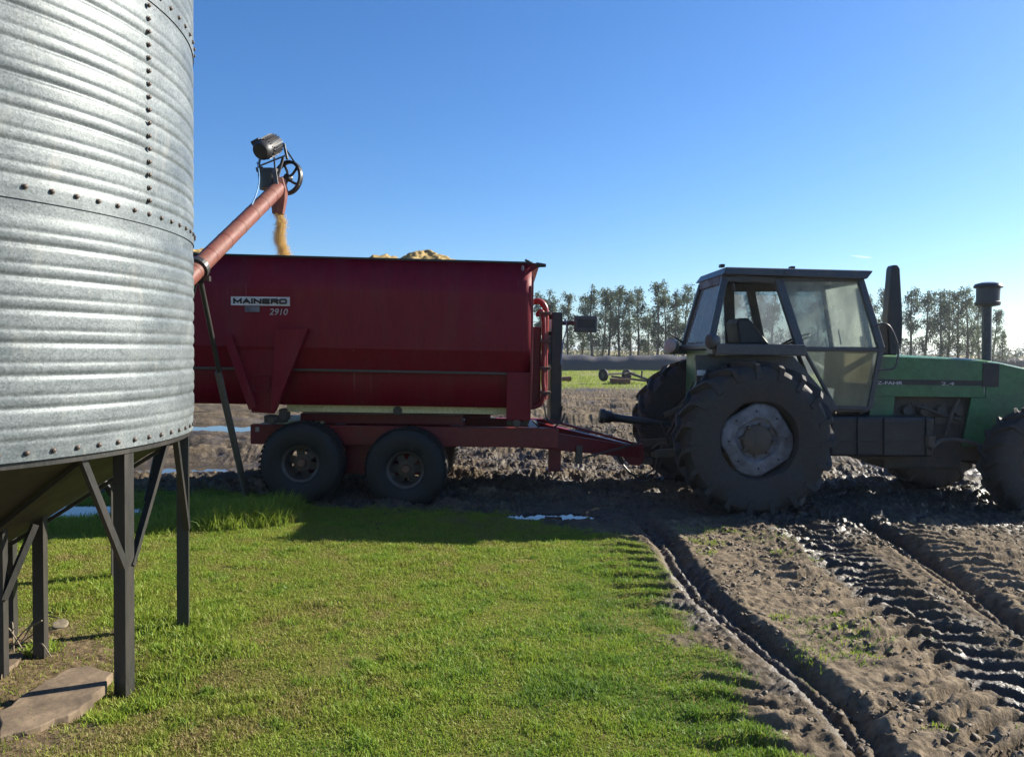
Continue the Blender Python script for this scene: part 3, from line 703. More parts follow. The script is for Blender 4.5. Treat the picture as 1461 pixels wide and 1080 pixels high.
# tapered saddle bracket with gusset
q = lambda px, py, y=YN-.06: P(px, py, y)
MB().plate([q(395, 470), q(441, 469), q(393, 587), q(388, 587)], .09, (0, 1, 0)).build('gusset', 'red', wag, bevel=.004)
MB().beam(q(324, 478), q(361, 583), .09, .02, (0, 1, 0)).build('gusset', 'red', wag, bevel=.003)
MB().plate([q(326, 480, YN+.03), q(400, 470, YN+.03), q(392, 590, YN+.03), q(360, 588, YN+.03)], .03, (0, 1, 0)).build('saddle_bracket', 'red', wag, bevel=.004)
mb = MB(); fz = [q(362, 537, YN-.0), q(384, 537, YN-.0), q(384, 552, YN-.0), q(380, 560, YN-.0), q(366, 560, YN-.0), q(361, 552, YN-.0)]
mb.tube(fz, .008, 5, closed=True); mb.beam(q(361, 550, YN), q(384, 550, YN), .012, .012); mb.build('latch_frame', 'red', wag)
for (cx, cy, yy) in ((395, 597, 8.6), (740, 601, 8.55)):
    c = P(cx, cy, yy); mb = MB().box(c.x-.13, c.x+.10, yy-.05, yy+.1, c.z-.045, c.z+.035)
    mb.lathe([(.04, 0), (.055, .02), (.04, .12)], (c.x-.02, yy-.05, c.z-.01), (0, -1, 0), 12); mb.box(c.x+.04, c.x+.12, yy-.06, yy+.12, c.z-.02, c.z+.11)
    mb.build('load_cell', 'grime', wag, bevel=.008)
# beige bar under the body
b0 = P(410, 579, 8.62); b1 = P(724, 590, 8.62)
MB().box(b0.x, b1.x, 8.6, 8.68, P(560, 589, 8.62).z, P(560, 577, 8.62).z).build('walkway_bar', 'beige', wag, bevel=.004)
c = P(567, 586, 8.58); MB().tube([c+Vector((0, 0, 0)), c+Vector((0, .3, 0))], .05, 12).build('cross_shaft', 'black', wag)
# chassis
YB = 8.74
f0 = P(357, 604, YB); f1_ = P(760, 612, YB); zlo = P(560, 636, YB).z; ztop = (f0.z+f1_.z)/2
for yb in (YB, YF+YN-YB-.12):
    MB().box(f0.x, f1_.x+.3, yb, yb+.12, zlo, ztop).build('frame_beam', 'red_dirty', wag, bevel=.008)
MB().box(P(430, 600, 9.0).x, P(660, 600, 9.0).x, 8.95, 9.05, ztop+.003, P(560, 591, 9.0).z).build('subframe_beam', 'red_dirty', wag, bevel=.006)
MB().box(P(436, 600, 9.9).x, P(700, 600, 9.9).x, 9.75, 9.85, ztop+.003, P(560, 592, 9.0).z).build('subframe_beam', 'red_dirty', wag, bevel=.006)
for px in (361, 470, 640, 755):
    x = P(px, 610, YB).x; MB().box(x, x+.12, YB+.125, YF+YN-YB-.125, zlo+.02, ztop-.01).build('cross_member', 'red_dirty', wag, bevel=.006)
x = P(398, 598, 9).x; MB().box(x, x+.55, YB+.14, 9.75, ztop-.005, ztop+.03).build('rear_deck', 'beige', wag, bevel=.004)
pk = P(367, 612, YB-.01); MB().box(pk.x-.02, pk.x+.02, YB-.012, YB-.002, pk.z-.03, pk.z+.02).build('reflector', 'lens', wag)
# drawbar: two beams converging on the hitch
hit = P(912, 650, 9.35)
for s, ys_ in ((0, YB+.02), (1, YF+YN-YB-.14)):
    a_ = P(745, 622, ys_+.06); a_.z = (ztop+zlo)/2; e_ = Vector((hit.x, 9.4+(-.06 if s == 0 else .06), hit.z+.04))
    MB().beam(a_, e_, .10, ztop-zlo, h2=.13).build('drawbar_beam', 'red_dirty', wag, bevel=.008)
a_ = P(780, 598, 9.1); e_ = P(905, 633, 9.35)
MB().beam(a_, e_, .3, .03, w2=.12).build('drawbar_deck', 'red_dirty', wag, bevel=.004)
MB().plate([P(880, 640, 9.35), P(917, 632, 9.35), P(919, 655, 9.35), P(912, 664, 9.35), P(897, 662, 9.35)], .08, (0, 1, 0)).build('hitch_plate', 'red_dirty', wag, bevel=.006)
MB().lathe([(.035, -.03), (.075, -.03), (.075, .03), (.035, .03)], P(922, 658, 9.37), (0, 0, 1), 16, closed=True).build('hitch_ring', 'grime', wag, smooth=40)
for (x0, x1, y0, y1, yy, mt) in ((783, 800, 632, 670, 9.05, 'red_dirty'), (822, 831, 636, 662, 8.95, 'grime')):
    A = P(x0, y0, yy); B = P(x1, y1, yy); mb = MB().box(A.x, B.x, yy, yy+.14, B.z, A.z)
    if x0 == 783: mb.box(A.x-.03, B.x+.03, yy-.02, yy+.16, B.z-.02, B.z-.002)
    mb.build('jack_stand', mt, wag, bevel=.006)
MB().beam(P(832, 653, 8.95), P(912, 632, 9.2), .02, .02).build('brake_rod', 'grime', wag)
# wheels
def torus_prof(Rr, wd, rin):
    h = wd/2
    return [(rin, -h*.72), (rin+.02, -h*.86), (rin+(Rr-rin)*.45, -h*1.0), (Rr-.06, -h*.93), (Rr-.018, -h*.76), (Rr, -h*.45), (Rr+.004, 0), (Rr, h*.45), (Rr-.018, h*.76), (Rr-.06, h*.93), (rin+(Rr-rin)*.45, h), (rin+.02, h*.86), (rin, h*.72)]
def wagon_wheel():
    w_ = bpy.data.objects.new('wheel', None); COL.objects.link(w_); w_.parent = wag; w_.empty_display_size = .1
    mb = MB().lathe(torus_prof(.455, .36, .20), (0, 0, 0), (0, 1, 0), 72, closed=True)
    for k in range(48):
        t = 2*math.pi*k/48; d = Vector((math.cos(t), 0, math.sin(t))); tn = Vector((-d.z, 0, d.x))
        for yy, sh in ((-.11, 0), (0, .03), (.11, 0)):
            c = d*.458+Vector((0, yy, 0))+tn*sh; c -= d*.007; mb.beam(c-Vector((0, .045, 0)), c+Vector((0, .045, 0)), .028, .006, d)
    mb.jitter(.008, 9); mb.build('tyre', 'rubber_dark', w_, local=True, smooth=35)
    rim = MB(); h = .13
    rim.lathe([(.205, -.14), (.215, -.15), (.195, -.13), (.18, -.09), (.175, .02), (.18, .10), (.205, .14), (.19, .14), (.165, .09), (.16, 0), (.165, -.08), (.18, -.13)], (0, 0, 0), (0, 1, 0), 40, closed=True)
    n = 48
    # spoked disc with six hand holes
    for k in range(6):
        t = 2*math.pi*k/6; d = Vector((math.cos(t), 0, math.sin(t))); rim.beam(d*.06+Vector((0, -.05, 0)), d*.172+Vector((0, -.02, 0)), .085, .012, (0, 1, 0))
    rim.lathe([(.03, -.06), (.095, -.058), (.10, -.04), (.03, -.035)], (0, 0, 0), (0, 1, 0), 28, closed=True)
    rim.build('rim', 'rimdark', w_, local=True, smooth=30)
    hub = MB().lathe([(.001, -.13), (.03, -.13), (.045, -.12), (.05, -.06)], (0, 0, 0), (0, 1, 0), 20, cap=False)
    for k in range(6):
        t = 2*math.pi*(k+.5)/6; hub.lathe([(.011, -.075), (.011, -.055)], (.075*math.cos(t), 0, .075*math.sin(t)), (0, 1, 0), 6)
    hub.build('hub', 'rust', w_, local=True, smooth=30)
    return w_
W0 = wagon_wheel(); inv = ROOTM[wag.name].inverted()
wz = .40; ycn = 8.30+.18
wheels = [(P(579, 672, ycn-.1).x, ycn, wz-.02, 0), (P(430, 660, ycn-.1).x, ycn, wz+.03, 0), (P(579, 672, ycn-.1).x, YN+YF-ycn, wz, math.pi), (P(430, 660, ycn-.1).x, YN+YF-ycn, wz+.03, math.pi)]
for i, (x, y, z, rz) in enumerate(wheels):
    o = W0 if i == 0 else copy_tree(W0, wag); o.location = inv @ Vector((x, y, z)); o.rotation_euler = (0, .3*i, rz)
xm = (wheels[0][0]+wheels[1][0])/2
for yy in (8.86, YN+YF-8.98):
    mb = MB(); mb.prism([(xm-.75, wz-.06), (xm-.2, wz+.02), (xm-.2, zlo-.004), (xm+.2, zlo-.004), (xm+.2, wz+.02), (xm+.75, wz-.06), (xm+.75, wz+.06), (xm+.28, wz+.16), (xm-.28, wz+.16), (xm-.75, wz+.06)][0:6]+[(xm+.75, wz-.16), (xm-.75, wz-.16)], yy, yy+.12)
    mb.build('bogie_beam', 'red_dirty', wag, bevel=.008)
for i in (0, 1):
    MB().tube([(wheels[i][0], ycn+.1, wz), (wheels[i][0], YN+YF-ycn-.1, wz)], .05, 14).build('axle', 'grime', wag, smooth=40)
# front hoses, hydraulic tank, black guard panel, weighing display
def smoothpath(pts, n=6):
    out = []; pts = [Vector(p) for p in pts]; e = [pts[0]*2-pts[1]]+pts+[pts[-1]*2-pts[-2]]
    for i in range(1, len(e)-2):
        for j in range(n):
            t = j/n; p0, p1, p2, p3 = e[i-1:i+3]
            out.append(.5*((2*p1)+(p2-p0)*t+(2*p0-5*p1+4*p2-p3)*t*t+(3*p1-p0-3*p2+p3)*t**3))
    return out+[pts[-1]]
YG = 9.0
MB().tube(smoothpath([P(757, 432, YG), P(769, 430, YG), P(777, 437, YG), P(779, 452, YG), P(778, 490, YG), P(778, 504, YG)]), .035, 12).build('red_pipe', 'red_hose', wag, smooth=60)
MB().tube([P(778, 503, YG), P(778, 540, YG), P(777, 570, YG)], .030, 12).build('return_pipe', 'red_dirty', wag, smooth=60)
MB().tube(smoothpath([P(768, 452, YG-.06), P(768, 447, YG-.06), P(774, 446, YG-.06), P(776, 470, YG-.06), P(775, 540, YG-.06), P(776, 556, YG-.06), P(772, 575, YG-.06), P(760, 581, YG-.06), P(752, 580, YG-.06)]), .026, 12).build('return_pipe', 'red_dirty', wag, smooth=60)
for py in (447, 487, 525, 560):
    c = P(777, py, YG-.02); MB().box(c.x-.06, c.x+.07, YG-.10, YG+.06, c.z-.015, c.z+.015).build('pipe_clamp', 'grime', wag, bevel=.005)
A = P(757, 466, 9.05); B = P(771, 580, 9.05); MB().box(XR+.03, B.x, 9.05, 9.8, B.z, A.z).build('gearbox_cover', 'red_dirty', wag, bevel=.02)
A = P(787, 446, 9.2); B = P(800, 602, 9.2)
mb = MB(); mb.box(A.x, B.x, 9.12, 9.98, B.z, A.z); mb.build('guard_panel', 'black', wag, bevel=.008)
for py in (452, 476): 
    c = P(780, py, 9.2); MB().beam(c, (A.x, 9.25, c.z), .04, .05).build('guard_bracket', 'black', wag)
MB().tube([P(783, 480, 9.1), P(783, 520, 9.1)], .03, 10).build('valve_block', 'black', wag)
MB().beam(P(799, 461, 9.2), P(823, 461, 9.1), .035, .05).build('display_arm', 'black', wag, bevel=.004)
pts = smoothpath([P(805, 460, 9.1), P(807, 455, 9.1), P(808, 470, 9.1), P(803, 490, 9.1), P(800, 520, 9.12)]); MB().tube(pts, .008, 6).build('display_cable', 'cable', wag)
c0 = P(819, 474, 9.05); c1 = P(852, 451, 9.05)
dsp = MB().box(c0.x, c1.x, 9.02, 9.14, c0.z, c1.z).build('display_box', 'char', wag, bevel=.012)
MB().box(c0.x+.035, c1.x-.03, 9.012, 9.019, c0.z+.05, c1.z-.04).build('screen', 'black', dsp)
MB().box(c0.x+.035, c1.x-.03, 9.010, 9.018, c0.z+.02, c0.z+.042).build('button_row', 'char', dsp)
for sgn, pts in enumerate(([P(776, 575, 9.0), P(782, 600, 8.95), P(800, 603, 9.0), P(806, 590, 9.1)], [P(760, 600, 8.9), P(775, 612, 8.9), P(795, 606, 9.0), P(802, 580, 9.1)])):
    MB().tube(smoothpath(pts), .012, 6).build('hydraulic_hose', 'black', wag, smooth=60)
pts = smoothpath([P(878, 645, 9.2), P(893, 668, 9.15), P(915, 684, 9.1), P(935, 676, 9.1), P(950, 640, 9.1), P(968, 600, 9.2)]); MB().tube(pts, .014, 6).build('hydraulic_hose', 'black', wag, smooth=60)
pts = smoothpath([P(885, 650, 9.3), P(900, 676, 9.25), P(930, 672, 9.2), P(940, 645, 9.2), P(975, 570, 9.2)]); MB().tube(pts, .012, 6).build('hydraulic_hose', 'grime', wag, smooth=60)
# maker's plate, model number, small sticker
d0 = P(329, 435.5, YN-.035); d1 = P(413, 424, YN-.035); tl = (d1.z-d0.z)
MB().box(d0.x, d1.x, YN-.026, YN-.020, d0.z, d1.z).build('name_plate', 'plate', wag)
STROKES = {'M': [(0, 0, 0, 1), (0, 1, .5, .2), (.5, .2, 1, 1), (1, 1, 1, 0)], 'A': [(0, 0, .5, 1), (.5, 1, 1, 0), (.2, .33, .8, .33)], 'I': [(0, 0, 0, 1)], 'N': [(0, 0, 0, 1), (0, 1, 1, 0), (1, 0, 1, 1)],
           'E': [(0, 0, 0, 1), (0, 1, 1, 1), (0, .5, .9, .5), (0, 0, 1, 0)], 'R': [(0, 0, 0, 1), (0, 1, .85, 1), (.85, 1, 1, .85), (1, .85, 1, .6), (1, .6, .85, .48), (.85, .48, 0, .48), (.55, .48, 1, 0)],
           'O': [(.18, 0, .82, 0), (.82, 0, 1, .2), (1, .2, 1, .8), (1, .8, .82, 1), (.82, 1, .18, 1), (.18, 1, 0, .8), (0, .8, 0, .2), (0, .2, .18, 0)]}
def stroke_text(txt, x, y, z, width, height, th, mat, parent):
    ws = [.0 if c == 'I' else (1.15 if c == 'M' else 1.) for c in txt]; gap = .42; tot = sum(ws)+gap*(len(txt)-1); u = (width-th)/tot; mb = MB(); cx = x+th/2; i = 0
    for c, wd in zip(txt, ws):
        for (a, b_, c_, d_) in STROKES[c]:
            p = Vector((cx+a*wd*u, y-.0006*i, z+th/2+b_*(height-th))); q2 = Vector((cx+c_*wd*u, y-.0006*i, z+th/2+d_*(height-th))); dd = (q2-p).normalized()*th*.45
            mb.beam(p-dd, q2+dd, .0012, th, (0, 0, 1)) if abs(dd.z) < abs(dd.x)*.05 else mb.beam(p-dd, q2+dd, th, .0012, (0, 1, 0)); i += 1
        cx += (wd+gap)*u
    return mb.build('lettering', mat, parent)
stroke_text('MAINERO', d0.x+.025, YN-.0275, d0.z+.018, d1.x-d0.x-.05, tl-.036, .019, 'ink', wag)
d0 = P(384, 449.5, YN-.03); d1 = P(410.5, 440.5, YN-.03); text_mesh('2910', 'lettering', 'inkgrey', wag, (d0.x, YN-.024, d0.z), d1.x-d0.x, d1.z-d0.z, bold=.008, shear=.2)
d0 = P(349, 445, YN-.03); d1 = P(370, 437, YN-.03); MB().box(d0.x, d1.x, YN-.026, YN-.019, d0.z, d1.z).build('sticker', 'rimgrey', wag)
d0 = P(744, 386, YN-.03); d1 = P(748, 379, YN-.03); text_mesh('8', 'lettering', 'inkgrey', wag, (d0.x, YN-.02, d0.z), d1.x-d0.x, d1.z-d0.z)
# feed heap
gx_, gy_ = np.meshgrid(np.linspace(XL+.05, XR-.05, 220), np.linspace(YN+.1, YF-.1, 100))
hx, hy = gx_.ravel(), gy_.ravel()
pk1 = P(610, 362, 9.4); pk2 = P(545, 364, 9.4); pk3 = P(272, 358, 9.4)
hz = np.full(len(hx), zTR-.22)
for p, sx, am in ((pk1, .42, pk1.z), (pk2, .28, pk2.z), (pk3, .45, pk3.z+.04), (P(404, 380, AUX), .4, zTR-.04)):
    hz = np.maximum(hz, am-.0-((hx-p.x)/sx)**2*.13-((hy-9.35)/.7)**2*.25)
hz += (fbm(hx*6, hy*6, 101, 4, .5)-.5)*.15-.02+(fbm(hx*40, hy*40, 103, 2)-.5)*.05
hz = np.where((hy < YN+.35), np.minimum(hz, zTR-.07), hz)
ii = np.arange(220*100).reshape(100, 220); ff = np.stack([ii[:-1, :-1], ii[:-1, 1:], ii[1:, 1:], ii[1:, :-1]], -1).reshape(-1, 4)
tag(np_mesh('feed_heap', np.stack([hx, hy, hz], -1), ff, 'grain', smooth=True), 'yellow feed heaped inside the red wagon, just showing over its rim', 'feed', kind='stuff')
# PTO shaft lying between wagon and tractor
pto = thing('drive_shaft', tuple(P(905, 600, 9.45)), 'black plastic guarded drive shaft reaching from the tractor towards the wagon', 'drive shaft')
s0 = P(855, 593, 9.4); s1 = P(990, 611, 9.4); d = (s1-s0); 
MB().tube([s0, s0+d*.05, s0+d*.051, s0+d*.12, s0+d*.14, s0+d*.2], [.085, .095, .08, .075, .055, .05], 16).build('guard_cone', 'black', pto, smooth=40)
MB().tube([s0+d*.19, s0+d*.55], .048, 14).build('outer_tube', 'black', pto, smooth=40)
MB().tube([s0+d*.54, s1], .038, 14).build('inner_tube', 'black', pto, smooth=40)
# ------------------------------------------------------------------ tractor (local frame: x forward, y away from the camera, origin under the near rear wheel)
TY = R(1.0); T0 = Vector((P(1085, 632, 7.95).x, 7.95, 0))
trac = thing('tractor', tuple(T0), 'muddy green four wheel drive tractor with dusty glazed cab hitched to the red wagon', 'tractor', rz=TY)
TI = ROOTM[trac.name].inverted(); CL = TI @ Vector((0, 0, CAMH))
def T(px, py, yl):
    d = fw + rt*((px-CXP)/F) + up*((CYP-py)/F); d = TI.to_3x3() @ d
    k = (yl-CL.y)/d.y; return CL+d*k
def TX(px, py, yl): p = T(px, py, yl); return (p.x, p.z)
def tb(mb, name, mat, parent=trac, **kw): return mb.build(name, mat, parent, local=True, **kw)
YC = 1.2
def big_tyre(Rr, wd, rin, nlug, lugh, mat='rubber', seed=1):
    mb = MB().lathe(torus_prof(Rr-lugh, wd, rin), (0, 0, 0), (0, 1, 0), 96, closed=True)
    h = wd/2
    for sgn in (-1, 1):
        for k in range(nlug):
            t0 = 2*math.pi*(k+(.5 if sgn > 0 else 0))/nlug
            secs = []
            for (yy, rr, dt) in ((-.02*sgn, Rr, 0), (h*.45*sgn, Rr-.003, -.11), (h*.80*sgn, Rr-.012, -.19), (h*.97*sgn, Rr-.05, -.225), (h*1.02*sgn, Rr-.19, -.24)):
                t = t0+dt; d = Vector((math.cos(t), 0, math.sin(t))); tn = Vector((-d.z, 0, d.x))
                if abs(yy) > h*.9: nrm = Vector((0, sgn, 0))*.8+d*.6
                else: nrm = d
                nrm.normalize(); c = d*(rr-lugh*.0)+Vector((0, yy, 0)); wl_ = .024*(Rr/.82)*rng.uniform(.85, 1.2)
                secs.append((c, tn, nrm, wl_))
            b = len(mb.v)
            for (c, tn, nrm, wl_) in secs:
                hh = lugh*1.25
                for (i, j) in ((-1.5, -hh), (-1, .0), (1, .0), (1.5, -hh)): mb.v.append(tuple(c+tn*wl_*i+nrm*j))
            for s_ in range(len(secs)-1):
                for q_ in range(3): mb.f.append((b+s_*4+q_, b+s_*4+q_+1, b+s_*4+4+q_+1, b+s_*4+4+q_))
            e = b+(len(secs)-1)*4; mb.f += [(b, b+1, b+2, b+3), (e+3, e+2, e+1, e)]
    mb.jitter(.02, 5, seed); return mb
def disc_wheel(name, Rr, wd, rin, nlug, lugh, rimmat, lobes, seed):
    w_ = bpy.data.objects.new(name, None); COL.objects.link(w_); w_.parent = trac; w_.empty_display_size = .1
    tb(big_tyre(Rr, wd, rin, nlug, lugh, seed=seed), 'tyre', 'rubber', w_, smooth=35)
    h = wd/2; r_ = MB()
    rb = rin+.01
    r_.lathe([(rb, -h*.76), (rb+.025, -h*.82), (rb+.027, -h*.74), (rb+.01, -h*.66), (rb-.002, -h*.5), (rb-.004, h*.5), (rb+.01, h*.74), (rb-.002, h*.7), (rb-.014, h*.45), (rb-.014, -h*.45), (rb-.006, -h*.7)], (0, 0, 0), (0, 1, 0), 72, closed=True)
    tb(r_, 'rim', 'rubber' if lobes else rimmat, w_, smooth=35)
    # wheel disc: rounded square so that four slots stay open round it
    D = MB(); n = 96; rings = []
    y0 = -h*.52
    for (fr, dy) in ((1, .0), (.93, -.012), (.62, -.02), (.52, .012), (.30, .018)):
        rr = []
        for k in range(n):
            t = 2*math.pi*k/n
            sq = 1
            if lobes: 
                q_ = (t-R(-5)) % (math.pi/2) - math.pi/4; sq = min(1.0, .90/math.cos(q_))
            R1 = (rb-.018)*fr*(sq if fr > .55 else 1); rr.append((R1*math.cos(t), y0+dy, R1*math.sin(t)))
        rings.append(rr)
    for rr in rings: D.v += rr
    for i in range(len(rings)-1):
        for k in range(n): k2 = (k+1) % n; D.f.append((i*n+k, i*n+k2, (i+1)*n+k2, (i+1)*n+k))
    D.f.append(tuple(range((len(rings)-1)*n, len(rings)*n)))
    dd = tb(D, 'disc', rimmat, w_, smooth=30, solid=.012)
    hb = MB().lathe([(rb*.40, y0+.02), (rb*.38, y0-.03), (rb*.30, y0-.05), (rb*.14, y0-.065), (.002, y0-.066)], (0, 0, 0), (0, 1, 0), 30, cap=False)
    for k in range(8):
        t = 2*math.pi*k/8; hb.lathe([(.020, y0-.05), (.020, y0+.0)], (rb*.41*math.cos(t), 0, rb*.41*math.sin(t)), (0, 1, 0), 6)
    hb.jitter(.010, 14, 5); tb(hb, 'hub', 'grime', w_, smooth=40)
    if lobes:
        b0 = None
        for k in range(8):
            t = 2*math.pi*(k+.25)/8; p = Vector((rb*.74*math.cos(t), y0-.022, rb*.74*math.sin(t)))
            if b0 is None: b0 = tb(MB().lathe([(.013, -.008), (.013, .01)], (0, 0, 0), (0, 1, 0), 6), 'wheel_bolt', 'black', w_); o = b0
            else: o = b0.copy(); COL.objects.link(o)
            o.location = p
    return w_
RW = disc_wheel('rear_wheel', .84, .48, .40, 19, .058, 'rimgrey', True, 1)
RW.location = (0, .24, .79); RW.rotation_euler = (0, R(8), 0)
RW2 = copy_tree(RW, trac); RW2.location = (-.12, 2*YC-.24, .79); RW2.rotation_euler = (0, .4, math.pi)
FXW = T(1497, 660, .15).x
FW = disc_wheel('front_wheel', .62, .36, .31, 18, .035, 'rimdark', False, 9)
FW.location = (FXW, .32, .56); FW.rotation_euler = (0, .2, R(3))
FW2 = copy_tree(FW, trac); FW2.location = (T(1322, 640, 2.05).x, 2*YC-.36, .55); FW2.rotation_euler = (0, .9, math.pi+R(3))
tb(MB().tube([(0, .45, .80), (0, 1.95, .80)], .13, 18), 'rear_axle', 'grime', smooth=40)
tb(MB().tube([(FXW, .5, .56), (FXW-.1, 1.9, .55)], .09, 14).box(FXW-.25, FXW+.2, YC-.25, YC+.25, .42, .75), 'front_axle', 'grime', smooth=40, bevel=.01)
tb(MB().box(-.35, 1.2, YC-.28, YC+.28, .55, 1.15), 'gearbox', 'grime', bevel=.03)
YH = .80   # hood near side
# engine block and belly
A = TX(1270, 562, YH+.10); B = TX(1392, 650, YH+.10)
mb = MB().box(A[0]-.35, B[0]+.12, YH+.1, 2*YC-YH-.1, B[1]-.06, A[1]+.08)
for k in range(4):
    c = T(1292+k*24, 585, YH+.08); mb.lathe([(.055, 0), (.06, .05), (.06, .1)], (c.x, YH+.02, c.z), (0, 1, 0), 12)
    mb.box(c.x-.07, c.x+.07, YH+.04, YH+.1, c.z-.16, c.z-.08)
mb.tube(smoothpath([T(1300, 575, YH+.02), T(1340, 590, YH+.0), T(1372, 600, YH+.02)]), .014, 6)
mb.tube(smoothpath([T(1350, 620, YH+.02), T(1358, 590, YH+.0), T(1368, 570, YH+.02)]), .022, 8)
mb.jitter(.01, 8); tb(mb, 'engine_block', 'grime', smooth=30)
# hood shell: side panels and rounded top, with the engine window left open
prof_top = [TX(1236, 508, YH), TX(1290, 510, YH), TX(1350, 512.5, YH), TX(1404, 516, YH), TX(1430, 520, YH), TX(1461, 527, YH), TX(1490, 536, YH), TX(1525, 553, YH)]
zt1 = TX(1300, 566, YH)[1]
xh0 = prof_top[0][0]; xh1 = prof_top[-1][0]
for yy, s in ((YH, 1), (2*YC-YH, -1)):
    x1 = TX(1405, 566, YH)[0]
    poly = [prof_top[0]]+prof_top[1:4]+[(x1, zt1), (xh0, zt1)]
    tb(MB().prism(poly[::-1], yy-.012*s, yy+.012*s), 'hood_side', 'green', bevel=.004)
    x2 = x1+.006; fr = [(x2, prof_top[3][1]-.003)]+prof_top[4:]+[(xh1, TX(1500, 640, YH)[1]), (TX(1372, 640, YH)[0], TX(1372, 636, YH)[1]), (TX(1385, 570, YH)[0], zt1-.004), (x2, zt1-.004)]
    tb(MB().prism(fr[::-1], yy-.012*s, yy+.012*s), 'front_cowl', 'green', bevel=.004)
mb = MB()
for i in range(len(prof_top)):
    x, z = prof_top[i]
    for (yy, dz) in ((YH-.010, -.015), (YH+.0, .004), (YH+.05, .022), (YC, .034), (2*YC-YH-.05, .022), (2*YC-YH, .004), (2*YC-YH+.010, -.015)): mb.v.append((x, yy, z+dz))
for i in range(len(prof_top)-1):
    for j in range(6): a = i*7+j; mb.f.append((a, a+7, a+8, a+1))
tb(mb, 'hood_top', 'green', smooth=40)
tb(MB().box(xh1-.02, xh1, YH, 2*YC-YH, .75, prof_top[-1][1]+.01), 'grille', 'black')
# decal band with lettering
A = TX(1244, 541, YH-.02); B = TX(1404, 550.5, YH-.02)
tb(MB().box(A[0], B[0], YH-.0165, YH-.0125, B[1], A[1]), 'decal_band', 'black')
zl = T(1250, 548.5, YH-.02).z; hl = T(1250, 543.8, YH-.02).z-zl
x0 = T(1226, 546, YH-.02).x; x1 = T(1288, 546, YH-.02).x
text_mesh('DEUTZ-FAHR', 'lettering', 'plate', trac, (x0, YH-.0185, zl), x1-x0, hl, local=True, bold=.015)
x0 = T(1343, 546, YH-.02).x; x1 = T(1362, 546, YH-.02).x
text_mesh('2.4', 'lettering', 'inkgrey', trac, (x0, YH-.0185, zl), x1-x0, hl, local=True, bold=.01)
A = TX(1403, 517, YH-.02); B = TX(1425, 552, YH-.02)
tb(MB().box(A[0], B[0], YH-.022, YH-.0125, B[1], A[1]-.01), 'side_vent', 'black', bevel=.003)
A = T(1404, 516, YH-.015); B = T(1404, 562, YH-.015); tb(MB().beam(A, B, .006, .01), 'panel_edge', 'inkgrey')
A = TX(1246, 566, YH); B = TX(1276, 600, YH); tb(MB().prism([(A[0], A[1]+.02), (B[0], A[1]+.02), (B[0]-.02, B[1]), (A[0]-.05, B[1])], YH, YH+.03), 'firewall_panel', 'green', bevel=.004)
# fuel tank and steps below the cab
mb = MB(); A = TX(1197, 594, .55); B = TX(1330, 652, .55)
mb.box(A[0]-.1, B[0], .52, .95, B[1], A[1]); 
tk = tb(mb, 'fuel_tank', 'black', bevel=.03, seg=3)
mb = MB(); 
for py in (606, 630): p = T(1200, py, .5); q_ = T(1326, py, .5); mb.beam(p, q_, .012, .012)
for px in (1224, 1262, 1322): mb.beam(T(px, 596, .505), T(px, 650, .505), .012, .02)
tb(mb, 'tank_strap', 'black')
p = T(1327, 622, .5); tb(MB().tube([p, p+Vector((0, 0, -.12))], .05, 12).tube(smoothpath([T(1327, 640, .5), T(1345, 628, .6), T(1380, 630, .6), T(1405, 640, .7)]), .025, 8), 'steering_ram', 'grime', smooth=40)
A = TX(1255, 650, 1.0); B = TX(1365, 668, 1.0); tb(MB().box(A[0], B[0], .9, 1.5, B[1], A[1]+.02), 'oil_pan', 'grime', bevel=.03)
tb(MB().box(T(1365, 600, .95).x, FXW+.45, YC-.22, YC+.22, .62, 1.2), 'front_support', 'grime', bevel=.02)
